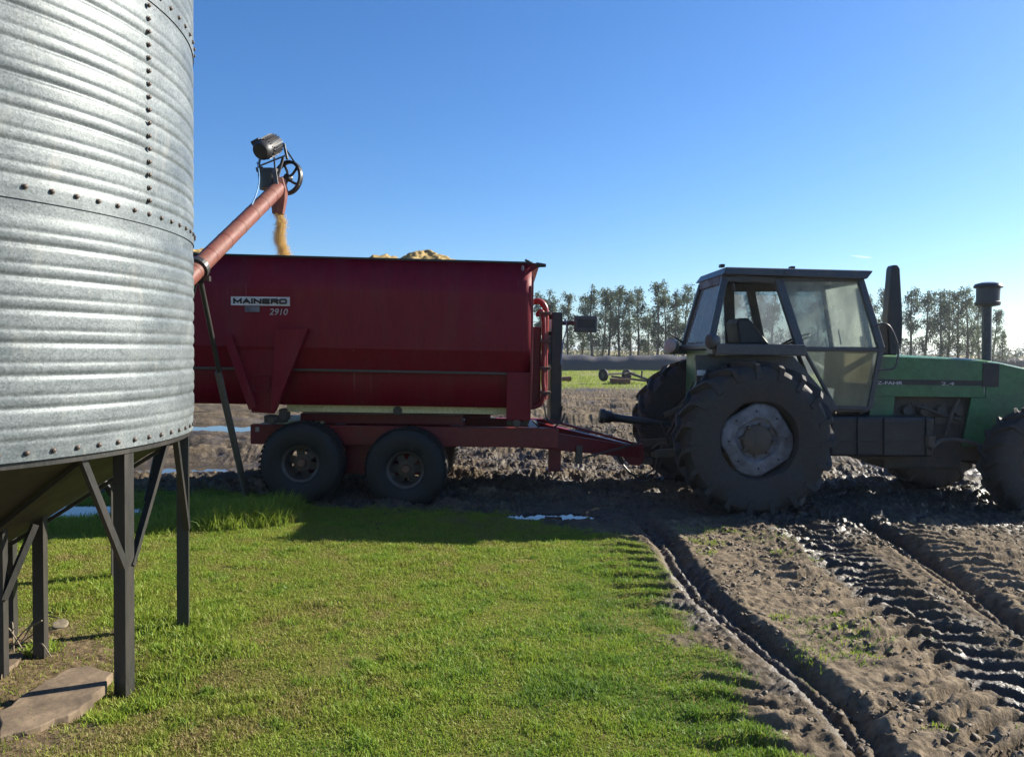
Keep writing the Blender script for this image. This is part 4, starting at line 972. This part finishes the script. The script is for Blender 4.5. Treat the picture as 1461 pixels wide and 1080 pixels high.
# ---- cab
CN, CF = .58, 1.86      # near and far side at sill height
CTN, CTF = .72, 1.70    # at the roof (tumblehome)
def side(px, py, far=False):
    """point on the near cab side plane seen at this pixel; far=True mirrors it to the far side"""
    z0, z1 = T(1030, 500, CN).z, T(1030, 392, CTN).z
    y = CN
    for _ in range(4):
        z = T(px, py, y).z; y = CN+(CTN-CN)*(z-z0)/(z1-z0)
        if z < z0: y = CN
    p = T(px, py, y)
    return Vector((p.x, 2*YC-p.y, p.z)) if far else p
frame = [((1034, 396), (1013, 494), .075, 'rear_pillar'), ((1109, 396), (1142, 497), .095, 'centre_pillar'), ((1226, 396), (1257, 498), .075, 'front_pillar')]
for far in (False, True):
    for a, b, wd, nm in frame:
        tb(MB().beam(side(*a, far), side(*b, far), .055, wd, (0, 1, 0)) if False else MB().beam(side(*a, far), side(*b, far), .06, wd, (1, 0, 0)), nm, 'char', bevel=.008)
    tb(MB().beam(side(1257, 497, far), side(1240, 582, far), .05, .055, (1, 0, 0)), 'door_frame', 'char', bevel=.006)
    tb(MB().beam(side(1143, 497.5, far), side(1258, 499, far), .04, .045), 'door_rail', 'char', bevel=.006)
    tb(MB().beam(side(1189, 581, far), side(1241, 583, far), .05, .04), 'door_frame', 'char', bevel=.006)
    tb(MB().beam(side(1147, 500, far), side(1192, 582, far), .05, .03, (1, 0, 0)), 'door_frame', 'char', bevel=.006)
    tb(MB().beam(side(1030, 398, far), side(1230, 399, far), .05, .06), 'roof_rail', 'char', bevel=.006)
    def pane(pts, nm, mat):
        v3 = [side(a, b, far) for a, b in pts]; tb(MB().plate(v3, .006), nm, mat)
    pane([(1114, 399), (1224, 399), (1252, 497), (1146, 496)], 'door_window', 'glass_dusty' if not far else 'glass_clear')
    pane([(1150, 501), (1253, 501), (1238, 580), (1191, 579)], 'lower_door_window', 'glass_low' if not far else 'glass_dusty')
    if far:
        # far side: quarter panel with two windows left open by wide posts
        for a, b, wd in (((1076, 396), (1090, 497), .13), ((1048, 396), (1046, 497), .03)):
            tb(MB().beam(side(*a, far), side(*b, far), .05, wd, (1, 0, 0)), 'rear_pillar', 'char', bevel=.008)
        pane([(1040, 400), (1105, 400), (1138, 495), (1020, 494)], 'side_window', 'glass_clear')
        tb(MB().plate([side(1036, 396, far)+Vector((0, -.03, 0)), side(1226, 396, far)+Vector((0, -.03, 0)), side(1229, 407, far)+Vector((0, -.03, 0)), side(1034, 407, far)+Vector((0, -.03, 0))], .03), 'roof_rail', 'char')
for i, (nm, a, b, mt) in enumerate((('rear_window', (1034, 399), (1013, 494), 'glass_clear'), ('windscreen', (1226, 399), (1256, 497), 'glass_dusty'))):
    v3 = [side(*a), side(*b), side(*b, True), side(*a, True)]; tb(MB().plate(v3, .006), nm, mt)
for a, b in (((1012, 495), (1012, 495)),):
    tb(MB().beam(side(*a), side(*b, True), .06, .05), 'rear_sill', 'char', bevel=.006)
tb(MB().beam(side(1257, 499), side(1257, 499, True), .06, .06), 'dashboard_cowl', 'char', bevel=.006)
tb(MB().beam(side(1033, 398), side(1033, 398, True), .05, .10), 'roof_rail', 'rimgrey', bevel=.006)
tb(MB().beam(side(1228, 399), side(1228, 399, True), .05, .06), 'roof_rail', 'char', bevel=.006)
# lower cab wall behind door (far) and floor
A = side(1240, 583); tb(MB().box(side(1160, 560).x, A.x, CN+.03, 2*YC-CN-.03, A.z-.04, A.z-.012), 'cab_floor', 'char')
A = side(1257, 500); B = side(1242, 583)
for y0_, y1_, nm, mt in ((YH+.03, 2*YC-YH-.03, 'firewall', 'char'), (CN+.03, YH+.02, 'lower_windscreen', 'glass_clear'), (2*YC-YH-.02, 2*YC-CN-.03, 'lower_windscreen', 'glass_clear')):
    tb(MB().plate([(A.x+.01, y0_, A.z), (B.x+.01, y0_, B.z), (B.x+.01, y1_, B.z), (A.x+.01, y1_, A.z)], .012), nm, mt)
# roof: flat slab with a sloping edge all round
r0, r1, r2, r3 = T(1029, 381, .66), T(1241, 386, .66), T(1029, 393, .60), T(1235, 399, .62)
xa, xb = T(1036, 380, .66).x, T(1238, 385, .66).x; zta, ztb = T(1036, 381, .66).z, T(1238, 386, .66).z
mb = MB(); vs = []
for (x, z, e) in ((xa, zta, 0), (xb+.02, ztb, 0)):
    for y in (.66, 2*YC-.66): vs.append((x, y, z))
ov = .05
lo = [(xa-.05, .60, zta-.085), (xa-.05, 2*YC-.60, zta-.085), (xb-.03, .60, ztb-.10), (xb-.03, 2*YC-.60, ztb-.10)]
mid = [(xa-.0, .61, zta-.012), (xa-.0, 2*YC-.61, zta-.012), (xb+.04, .61, ztb-.012), (xb+.04, 2*YC-.61, ztb-.012)]
mb.add(vs+mid+lo, [(0, 2, 3, 1), (0, 4, 6, 2), (1, 3, 7, 5), (0, 1, 5, 4), (2, 6, 7, 3), (4, 8, 10, 6), (5, 7, 11, 9), (4, 5, 9, 8), (6, 10, 11, 7), (8, 9, 11, 10)])
rf = tb(mb, 'roof', 'char', bevel=.008)
for px, py in ((1030, 379), (1130, 382)): p = T(px, py, .72); tb(MB().box(p.x-.02, p.x+.03, .70, .78, p.z-.02, p.z+.015), 'roof_bolt', 'black', rf, bevel=.004)
p = T(1123, 389, .595); tb(MB().box(p.x-.02, p.x+.025, .585, .597, p.z-.012, p.z+.012), 'roof_badge', 'rimgrey', rf)
p = T(1045, 404, .62); tb(MB().tube([p, p+Vector((.02, .02, -.08))], [.02, .025], 8), 'cab_lamp', 'black')
# seat, steering wheel, levers
mb = MB(); p = T(1068, 492, .95)
mb.plate([T(1047, 492, 1.2), T(1043, 462, 1.2), T(1046, 455, 1.2), T(1060, 455, 1.2), T(1066, 462, 1.2), T(1090, 492, 1.2)], .46, (0, 1, 0))
mb.box(T(1047, 494, 1.2).x, T(1047, 494, 1.2).x+.5, .95, 1.45, T(1047, 510, 1.2).z, T(1047, 492, 1.2).z)
st = tb(mb, 'seat', 'black', bevel=.03, seg=3)
sw = T(1118, 487, 1.2); ax_ = Vector((-.45, 0, .89)); mb = MB(); uu = ax_.orthogonal().normalized(); v_ = ax_.cross(uu).normalized(); ax_.normalize()
mb.tube([sw+Vector((.12, 0, 0))+(uu*math.cos(t)+v_*math.sin(t))*.2 for t in np.linspace(0, 2*math.pi, 28, endpoint=False)], .014, 8, closed=True)
for k in range(3): t = 2*math.pi*k/3; mb.tube([sw+Vector((.12, 0, 0)), sw+Vector((.12, 0, 0))+(uu*math.cos(t)+v_*math.sin(t))*.2], .012, 6)
mb.tube([sw+Vector((.12, 0, 0)), sw+Vector((.3, 0, -.45))], .03, 8); tb(mb, 'steering_wheel', 'black', smooth=50)
mb = MB(); A = T(1215, 495, 1.1); mb.box(A.x-.15, A.x+.15, .9, 1.5, A.z-.5, A.z); mb.tube([T(1200, 492, 1.0), T(1196, 470, 1.0)], .008, 6); mb.tube([T(1094, 495, 1.4), T(1078, 470, 1.4)], .01, 6); tb(mb, 'dashboard', 'black', bevel=.01)
mb = MB().tube(smoothpath([T(1216, 555, .8), T(1218, 535, .8), T(1212, 521, .8), T(1220, 517, .8)]), .012, 6); tb(mb, 'gear_lever', 'black', smooth=60)
# fender
mb = MB(); A = T(1021, 489, .20); B = T(1149, 493, .20); z0 = T(1085, 510, .20).z; z1 = T(1085, 491, .20).z
mb.box(A.x, B.x, .16, CN-.01, z0+.02, z1); fd = tb(mb, 'fender', 'char', bevel=.015)
fp = [(A.x+.02, z0+.018), (B.x, z0+.018), (T(1193, 582, CN).x, T(1193, 582, CN).z), (T(1150, 560, CN).x, .95), (-.72, .95), (T(992, 545, CN).x, T(992, 545, CN).z), (T(990, 510, CN).x, z0+.018)]
tb(MB().prism(fp[::-1], CN-.06, CN-.02), 'fender_side', 'char', bevel=.005)
A2 = Vector((A.x, 0, 0)); tb(MB().box(A.x-.12, B.x-.02, 2*YC-CN+.01, 2*YC-.16, z0+.02, z1), 'fender', 'char', bevel=.015)
# rear body seen behind the near wheel: green panel, lamp, plate
tb(MB().plate([T(990, 510, CN-.02), T(1030, 510, CN-.02), T(1034, 560, CN-.02), T(1003, 566, CN-.02)], .03, (0, 1, 0)), 'rear_panel', 'green', bevel=.005)
tb(MB().box(T(1012, 500, .8).x-.02, T(1012, 500, .8).x+.03, CN+.05, 2*YC-CN-.05, .9, T(1012, 500, .8).z), 'rear_panel', 'green')
p = T(1018, 487, .24); lm = tb(MB().lathe([(.075, -.06), (.085, -.04), (.085, .0), (.06, .05), (.02, .06)], p, (1, .25, 0), 24), 'rear_lamp', 'char', smooth=40)
tb(MB().lathe([(.002, -.075), (.05, -.07), (.078, -.055)], p, (1, .25, 0), 24, cap=False), 'lens', 'grime', lm, smooth=60)
tb(MB().beam(p+Vector((.02, 0, -.05)), p+Vector((.02, 0, -.14)), .05, .05), 'lamp_bracket', 'grime')
p = T(961, 494, 1.75); wl2 = tb(MB().lathe([(.075, -.09), (.09, -.08), (.085, .0), (.05, .06), (.01, .07)], p, (.75, .7, -.1), 24), 'work_lamp', 'lens', smooth=40)
tb(MB().lathe([(.002, -.088), (.075, -.083)], p, (.75, .7, -.1), 24, cap=False), 'lens', 'char', wl2)
tb(MB().tube([T(955, 476, 1.75), T(975, 489, 1.75)], .012, 6), 'lamp_stay', 'black')
p = T(997, 528, .45); q_ = T(1004, 536, .45); mb = MB().box(p.x-.02, q_.x+.02, .44, .455, q_.z, p.z); tb(mb, 'rear_socket', 'plate', bevel=.004)
tb(MB().tube(smoothpath([T(1001, 534, .47), T(1000, 550, .5), T(1008, 560, .5), T(1014, 548, .5)]), .008, 6), 'socket_cable', 'rimgrey')
# lift arms, hoses behind
for nm, a, b, u_, v_ in (('lift_arm', (-.2, .75, .62), (-.95, .7, .55), .06, .09), ('lift_arm', (-.2, 1.65, .62), (-.95, 1.7, .55), .06, .09), ('top_link', (-.3, 1.2, 1.15), (-.75, 1.2, .95), .05, .06), ('tow_bar', (-.9, 1.15, .48), (-.2, 1.15, .5), .1, .06)):
    tb(MB().beam(a, b, u_, v_), nm, 'grime', bevel=.008)
mb = MB()
for k in range(4):
    mb.tube(smoothpath([T(990-k*3, 545+k*8, .75+.1*k), T(970-k*4, 590+k*6, .7+.1*k), T(958-k*5, 640-k*12, .7+.1*k), T(975, 655+k*5, .8)]), .009, 6)
tb(mb, 'hydraulic_hose', 'black', smooth=60)
tb(MB().tube(smoothpath([T(930, 640, .9), T(942, 632, .9), T(958, 638, .9), T(955, 648, .9)]), .012, 6), 'hitch_chain', 'grime')
# grab rail and mirror side parts
tb(MB().tube(smoothpath([T(1247, 465, .5), T(1262, 462, .48), T(1272, 470, .48), T(1281, 494, .48), T(1280, 516, .48), T(1274, 526, .48), T(1252, 528, .52)]), .011, 8), 'grab_rail', 'char', smooth=60)
# exhaust with tapered shield, air intake
YE = 1.0
def slab(pp, y0, y1): return MB().prism([TX(a, b, YE) for a, b in pp][::-1], y0, y1)
tb(slab([(1265, 507), (1262, 455), (1268, 384), (1270, 379), (1277, 379), (1280, 384), (1284, 455), (1283, 490), (1277, 496), (1276, 507)], YE-.07, YE+.07), 'exhaust_shield', 'black', bevel=.015)
tb(slab([(1249, 507), (1251, 468), (1258, 461), (1266, 464), (1267, 507)], YE-.05, YE+.12), 'heater_box', 'grime', bevel=.02)
YI = .98
p0 = T(1408, 516, YI); p1 = T(1408, 437, YI); tb(MB().tube([p0-Vector((0, 0, .1)), p1], .052, 16), 'intake_pipe', 'char', smooth=40)
c0 = T(1409, 437, YI); sc = (T(1427, 420, YI).x-T(1392, 420, YI).x)/2
zz = lambda py: T(1409, py, YI).z-c0.z
bw = tb(MB().lathe([(.05, zz(438)), (sc*.86, zz(436)), (sc*.92, zz(434)), (sc*.92, zz(431)), (sc*.84, zz(430)), (sc*.86, zz(412))], c0, (0, 0, 1), 28), 'intake_bowl', 'char', smooth=40)
tb(MB().lathe([(sc*.80, zz(417)), (sc*.81, zz(410))], c0, (0, 0, 1), 28), 'bowl_window', 'glass_clear', bw, smooth=40)
tb(MB().lathe([(sc*1.02, zz(411)), (sc*1.06, zz(409)), (sc*.96, zz(405.5)), (sc*.5, zz(403)), (.01, zz(402.5))], c0, (0, 0, 1), 28), 'intake_cap', 'char', bw, smooth=30)
# ------------------------------------------------------------------ background
# silage bag: long plastic tube lying across the pasture
def silage_bag(x0, x1, Y, hgt, label):
    t = thing('silage_bag', ((x0+x1)/2, Y, 0), label, 'silage bag', 'silage bags across the pasture')
    n = int((x1-x0)/.35); mb = MB(); k = 14
    for i in range(n+1):
        x = x0+(x1-x0)*i/n; hh = hgt*(1+.07*math.sin(i*.21)+.04*math.sin(i*.9)+random.uniform(-.03, .03)); e = min(1, (i+.4)/5, (n-i+.4)/5)**.5
        for j in range(k+1):
            a = math.pi*j/k; mb.v.append((x+random.uniform(-.04, .04), Y-math.cos(a)*1.35*e*(1+random.uniform(-.03, .03)), math.sin(a)**.7*hh*e-.05))
    for i in range(n):
        for j in range(k): a = i*(k+1)+j; mb.f.append((a, a+k+1, a+k+2, a+1))
    mb.build('plastic_skin', 'silage', t, smooth=60); return t
YB1 = 68
silage_bag(P(740, 510, YB1).x, P(1180, 510, YB1).x, YB1, 1.42, 'long dark grey silage bag stretching behind the tractor cab, nearer of the two')
silage_bag(P(1330, 510, 120).x, P(1720, 510, 120).x, 120, 1.5, 'distant grey silage bag seen beyond the tractor hood at the right edge')
# fence along the tree row
YFN = 92
fn = thing('wire_fence', (20, YFN, 0), 'low wire fence with thin wooden posts in front of the far tree row', 'fence')
xa_, xb_ = P(745, 500, YFN).x, P(1475, 500, YFN).x
po = None
for k in range(46):
    x = xa_+(xb_-xa_)*k/45; d = Vector((x-20, 0, 0))
    if po is None: po = MB().tube([(0, 0, -.1), (0, 0, 1.25)], .055, 6).build('post', 'wood', fn, local=True); o = po
    else: o = po.copy(); COL.objects.link(o)
    o.location = d
for z in (.5, .85, 1.15): MB().tube([(xa_-30, YFN, z), (xb_+20, YFN, z)], .012, 4).build('wire', 'steel', fn)
# dry verge strip under the trees: low scrub in front of the horizon
def leafcloud(centres, radii, n, size, droop):
    """n leaf-like quads spread through lumpy clusters"""
    ci = rng.choice(len(centres), n, p=radii**2/np.sum(radii**2)); c = centres[ci]; r = radii[ci]
    u = rng.normal(0, 1, (n, 3)); u /= np.linalg.norm(u, axis=1)[:, None]; rr = rng.uniform(.05, 1, n)**.75
    p = c+u*(r*rr)[:, None]*np.array([1, 1, 1.25]); p[:, 2] -= droop*rr*r
    a = rng.normal(0, 1, (n, 3)); a[:, 2] -= 1.2; a /= np.linalg.norm(a, axis=1)[:, None]
    b = np.cross(a, rng.normal(0, 1, (n, 3))); b /= np.linalg.norm(b, axis=1)[:, None]
    s = size*rng.uniform(.6, 1.5, n)
    a *= (s*1.5)[:, None]; b *= (s*.55)[:, None]
    co = np.stack([p-b*.6, p+a*.5-b*.0+b*.6, p+a, p+a*.45-b*.8], 1)
    tint = np.clip(np.repeat(rng.normal(.45, .22, n), 4), 0, 1)
    return co.reshape(-1, 3), np.arange(4*n).reshape(n, 4), tint
def tree_mesh(seed, Ht):
    r0 = np.random.default_rng(seed); tr = MB(); tips = []
    lean = r0.normal(0, .02, 2)
    pts = []; base = Vector((0, 0, -.1))
    for i in range(9):
        t = i/8; pts.append(Vector((lean[0]*Ht*t+.10*math.sin(t*5+seed), lean[1]*Ht*t+.1*math.cos(t*4+seed), Ht*.97*t-.05)))
    tr.tube(pts, [.17*(1-t/9)**.9+.015 for t in range(9)], 7)
    nl = 22
    for k in range(nl):
        f = r0.uniform(.14, .95); i = int(f*8); p = pts[i].lerp(pts[min(8, i+1)], f*8-i); a = r0.uniform(0, 2*math.pi)
        ln = Ht*(.07+.12*(1-f))*r0.uniform(.6, 1.3)
        e = p+Vector((math.cos(a)*ln*.62, math.sin(a)*ln*.62, ln*r0.uniform(.6, 1.1)))
        m_ = p.lerp(e, .5)+Vector((math.cos(a), math.sin(a), -.3))*ln*.08
        tr.tube([p, m_, e], [.05*(1.1-f), .035*(1.1-f), .012], 5)
        tips.append((e, Ht*r0.uniform(.035, .075)*(1.15-.3*f)))
        if r0.uniform() < .75: tips.append((m_+Vector((0, 0, .1)), Ht*r0.uniform(.025, .05)))
    for k in range(5): 
        p = pts[8-k//2]; tips.append((p+Vector((r0.normal(0, .35), r0.normal(0, .35), r0.uniform(-.5, .4))), Ht*r0.uniform(.03, .05)))
    c = np.array([tuple(t[0]) for t in tips]); rd = np.array([t[1] for t in tips])
    return tr, leafcloud(c, rd*1.2, 2700, .15, .35)
variants = []
for s in range(7):
    Ht = 10
    tr, lc = tree_mesh(100+s, Ht); variants.append((tr, lc))
trees = [(771, 415, 108), (786, 409, 107), (811, 417, 108), (832, 424, 112), (844, 404, 104), (860, 411, 110), (869, 408, 106), (884, 407, 107), (899, 409, 105), (910, 408, 108), (925, 437, 112), (937, 401, 104), (950, 410, 109), (961, 409, 105), (975, 405, 106), (993, 408, 112),
         (1016, 410, 108), (1048, 412, 106), (1078, 407, 109), (1100, 414, 105), (1130, 409, 108), (1165, 412, 107), (1195, 408, 110), (1222, 411, 108), (1242, 418, 106), (1256, 411, 109), (1272, 414, 108), (1298, 408, 106), (1320, 408, 108), (1341, 411, 104), (1351, 410, 110), (1366, 413, 107), (1381, 409, 105), (1396, 418, 111), (1417, 441, 104), (1429, 468, 108)]
labels = {0: 'tree showing over the red pipes, closest to the wagon', 1: 'tree directly above the top of the black wagon guard', 2: 'slim tree rising straight above the left end of the weighing display', 3: 'thin tree above the right half of the weighing display',
          4: 'tall forked crown standing just right of the weighing display', 5: 'tree second to the right of the weighing display', 6: 'tree third to the right of the weighing display', 7: 'dense tree above the tyre of the old implement', 8: 'tree with dark trunk above the middle of the old implement',
          9: 'tree above the drawbar end of the old implement', 10: 'short tree in the gap left of the tallest crown', 11: 'tallest crown of the left half of the row', 12: 'tree right of the tallest crown', 13: 'tree above the white work lamp of the tractor', 14: 'tree just left of the cab rear window', 15: 'tree overlapped by the rear window of the cab',
          16: 'tree seen through the cab rear window', 17: 'tree seen through the open side window left of the seat', 18: 'tree seen above the seat back', 19: 'tree seen through the window right of the seat', 20: 'tree behind the steering wheel', 21: 'tree seen through the door window left half', 22: 'tree seen through the door window right half', 23: 'tree hidden behind the front cab pillar',
          24: 'tree right beside the cab front pillar', 25: 'tree left of the exhaust stack', 26: 'tree directly behind the exhaust stack', 27: 'first full tree right of the exhaust stack', 28: 'second full tree right of the exhaust stack', 29: 'tree above the middle of the hood with a broad top', 30: 'tree right of the broad topped one above the hood', 31: 'tree left of the air intake with a leaning trunk', 32: 'tree just left of the air intake bowl', 33: 'tree behind the air intake pipe', 34: 'tree right of the air intake, lower than its neighbours', 35: 'shortest tree at the right end of the row'}
protos = {}
for i, (px, py, Y) in enumerate(trees):
    v = (i*3+i//7) % 7; b = P(px, 505, Y); hgt = P(px, py, Y).z
    o = bpy.data.objects.new('eucalyptus_tree', None); COL.objects.link(o); o.location = (b.x, Y, 0); ROOTM[o.name] = Matrix.Translation(o.location)
    tag(o, ('slender far eucalyptus, '+labels[i]), 'tree', 'row of trees beyond the pasture')
    if v not in protos:
        tr, lc = variants[v]; t_ = tr.build('trunk', 'bark', o, local=True, smooth=50); c_ = np_mesh('crown', lc[0], lc[1], 'leaf', lc[2]); c_.parent = o; protos[v] = (t_, c_)
        o.scale = (1, 1, 1)
    else:
        for q_ in protos[v]: c = q_.copy(); COL.objects.link(c); c.parent = o
    s = hgt/10.2; o.scale = (s*random.uniform(.95, 1.25), s, s); o.rotation_euler = (0, 0, random.uniform(0, 6.28))
# low scrub between the trunks, distant wood on the horizon
xx = rng.uniform(P(735, 500, 125).x, P(1480, 500, 125).x, 260); cs = np.stack([xx, rng.uniform(118, 132, 260), rng.uniform(.3, 1.8, 260)], -1); rd = rng.uniform(.8, 1.8, 260)
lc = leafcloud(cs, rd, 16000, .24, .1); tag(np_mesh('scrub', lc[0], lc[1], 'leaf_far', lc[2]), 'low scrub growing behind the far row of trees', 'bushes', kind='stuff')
xx = rng.uniform(-700, 900, 900); cs = np.stack([xx, rng.uniform(560, 640, 900), rng.uniform(2, 8, 900)], -1); rd = rng.uniform(2, 5.5, 900)
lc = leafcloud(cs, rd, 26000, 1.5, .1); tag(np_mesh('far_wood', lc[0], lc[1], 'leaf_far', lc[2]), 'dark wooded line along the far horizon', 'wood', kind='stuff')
# abandoned implement with two tyres
IY = 40
im = thing('old_implement', tuple(P(895, 545, IY)*1), 'rusty abandoned farm implement with two tyres lying on the green pasture', 'implement'); zi = 0
def ip(px, py, Y=IY): return P(px, py, Y)
def itw(px, py, dia, Y, rot):
    c = ip(px, py, Y); mb = MB().lathe(torus_prof(dia/2, .22, dia*.22), c, (math.cos(rot), math.sin(rot), 0), 24, closed=True); w_ = mb.build('tyre', 'rubber_dark', im, smooth=40)
    MB().lathe([(.02, -.05), (dia*.24, -.05), (dia*.24, .05), (.02, .05)], c, (math.cos(rot), math.sin(rot), 0), 16, closed=True).build('rim', 'rimdark', w_, root=im, smooth=30)
itw(861, 535, .66, IY, R(35)); itw(894, 535, .62, IY+1.5, R(40))
mb = MB().beam(ip(868, 534), ip(905, 532, IY+1), .1, .1); mb.beam(ip(872, 537), ip(925, 544), .12, .1); mb.beam(ip(898, 532, IY+.8), ip(928, 543), .12, .12); mb.beam(ip(925, 541), ip(945, 545, IY-.5), .08, .08); mb.beam(ip(915, 541), ip(916, 529), .08, .08); mb.beam(ip(888, 534), ip(893, 528), .1, .1)
mb.build('frame', 'rimdark', im, bevel=.01)
a_, b_ = ip(872, 543), ip(898, 545); mb = MB().box(a_.x, b_.x, IY-.4, IY+.6, .05, ip(880, 540).z); mb.build('deck', 'rust', im, bevel=.02)
# rough log beside it
c = P(803, 541, 37); MB().tube([c+Vector((-.35, 0, 0)), c+Vector((.4, .1, .02))], [.09, .12], 9).jitter(.03, 6).build('log', 'rust')
tag(bpy.data.objects['log'], 'short dark log lying at the edge of the green pasture', 'log')
# slab under the silo, round cap, dry stems
pts = [PG(0, 1062), PG(60, 1044), PG(112, 1020), PG(152, 985), PG(160, 966), PG(130, 956), PG(100, 960), PG(50, 988), PG(0, 1024)]
def chipped(pts, amp=.012, step=.05):
    out = []
    for i, p in enumerate(pts):
        q2 = pts[(i+1) % len(pts)]; k = max(1, int((q2-p).length/step))
        for j in range(k): out.append(p.lerp(q2, j/k)+Vector((random.uniform(-amp, amp), random.uniform(-amp, amp), 0)))
    return out
mb = MB().plate(chipped([Vector((p.x, p.y, .005)) for p in pts]), .05, (0, 0, 1)); tag(mb.build('concrete_slab', 'concrete', bevel=.006), 'tan concrete slab half covered with dirt at the foot of the silo', 'slab')
pts = [PG(0, 935), PG(38, 938), PG(20, 955), PG(0, 972)]
mb = MB().plate(chipped([Vector((p.x, p.y, .004)) for p in pts]), .05, (0, 0, 1)); tag(mb.build('concrete_slab', 'concrete', bevel=.008), 'narrow strip of tan concrete at the left edge behind the silo post', 'slab')
c = PG(86, 897); c.z += .03; mb = MB().lathe([(.002, .004), (.03, .007), (.04, .005), (.044, -.004), (.04, -.01)], c, Vector((.1, -.35, .9)), 20, cap=False); mb.jitter(.003, 20); tag(mb.build('round_cap', 'strap', smooth=40), 'small pale round cap lying in the grass under the silo', 'cap')
st = thing('dry_weed', tuple(PG(25, 920)), 'dry leafless weed stems leaning on the post under the silo', 'weed')
for k in range(9):
    b = PG(8+k*4, 925+random.randint(-12, 14)); e = b+Vector((random.uniform(-.25, .3), random.uniform(-.2, .1), random.uniform(.03, .32)))
    mb = MB().tube(smoothpath([b, b.lerp(e, .5)+Vector((0, 0, random.uniform(.02, .08))), e], 4), .004, 5); mb.build('stem', 'strap', st)
# thin vapour trail high in the sky
m, n, l, b = newmat('vapour'); tr_ = n.new("ShaderNodeBsdfTransparent"); mx = n.new("ShaderNodeMixShader"); mx.inputs[0].default_value = .16
b.inputs['Base Color'].default_value = (.9, .9, .9, 1); b.inputs['Roughness'].default_value = 1
tl_ = n.new('ShaderNodeBsdfTranslucent'); tl_.inputs[0].default_value = (1, 1, 1, 1); l.new(tr_.outputs[0], mx.inputs[1]); l.new(tl_.outputs[0], mx.inputs[2]); l.new(mx.outputs[0], n["Material Output"].inputs[0]); MAT['vapour'] = m
p0 = P(1216, 365, 9000); p1 = P(1243, 368, 9000); mb = MB().tube([p0, p0.lerp(p1, .3), p0.lerp(p1, .7), p1], [3, 9, 10, 4], 8); tag(mb.build('vapour_trail', 'vapour', smooth=60), 'faint white vapour trail in the sky above the cab', 'trail')

# thin scattering air volume added to imitate the pale lens veil over the far trees
m = bpy.data.materials.new('veil_air'); m.use_nodes = True; n = m.node_tree.nodes; l = m.node_tree.links; n.remove(n["Principled BSDF"])
pv = n.new("ShaderNodeVolumePrincipled"); pv.inputs['Color'].default_value = (.86, .92, 1, 1); pv.inputs['Density'].default_value = .0003; pv.inputs['Anisotropy'].default_value = .35
l.new(pv.outputs[0], n["Material Output"].inputs['Volume']); MAT['lens_veil'] = m
tag(MB().box(-5200, 5200, -500, 6200, -2.5, 18).build('lens_veil', 'lens_veil'), 'added thin air volume imitating the lens veil over the far trees', 'lens_veil', kind='stuff')
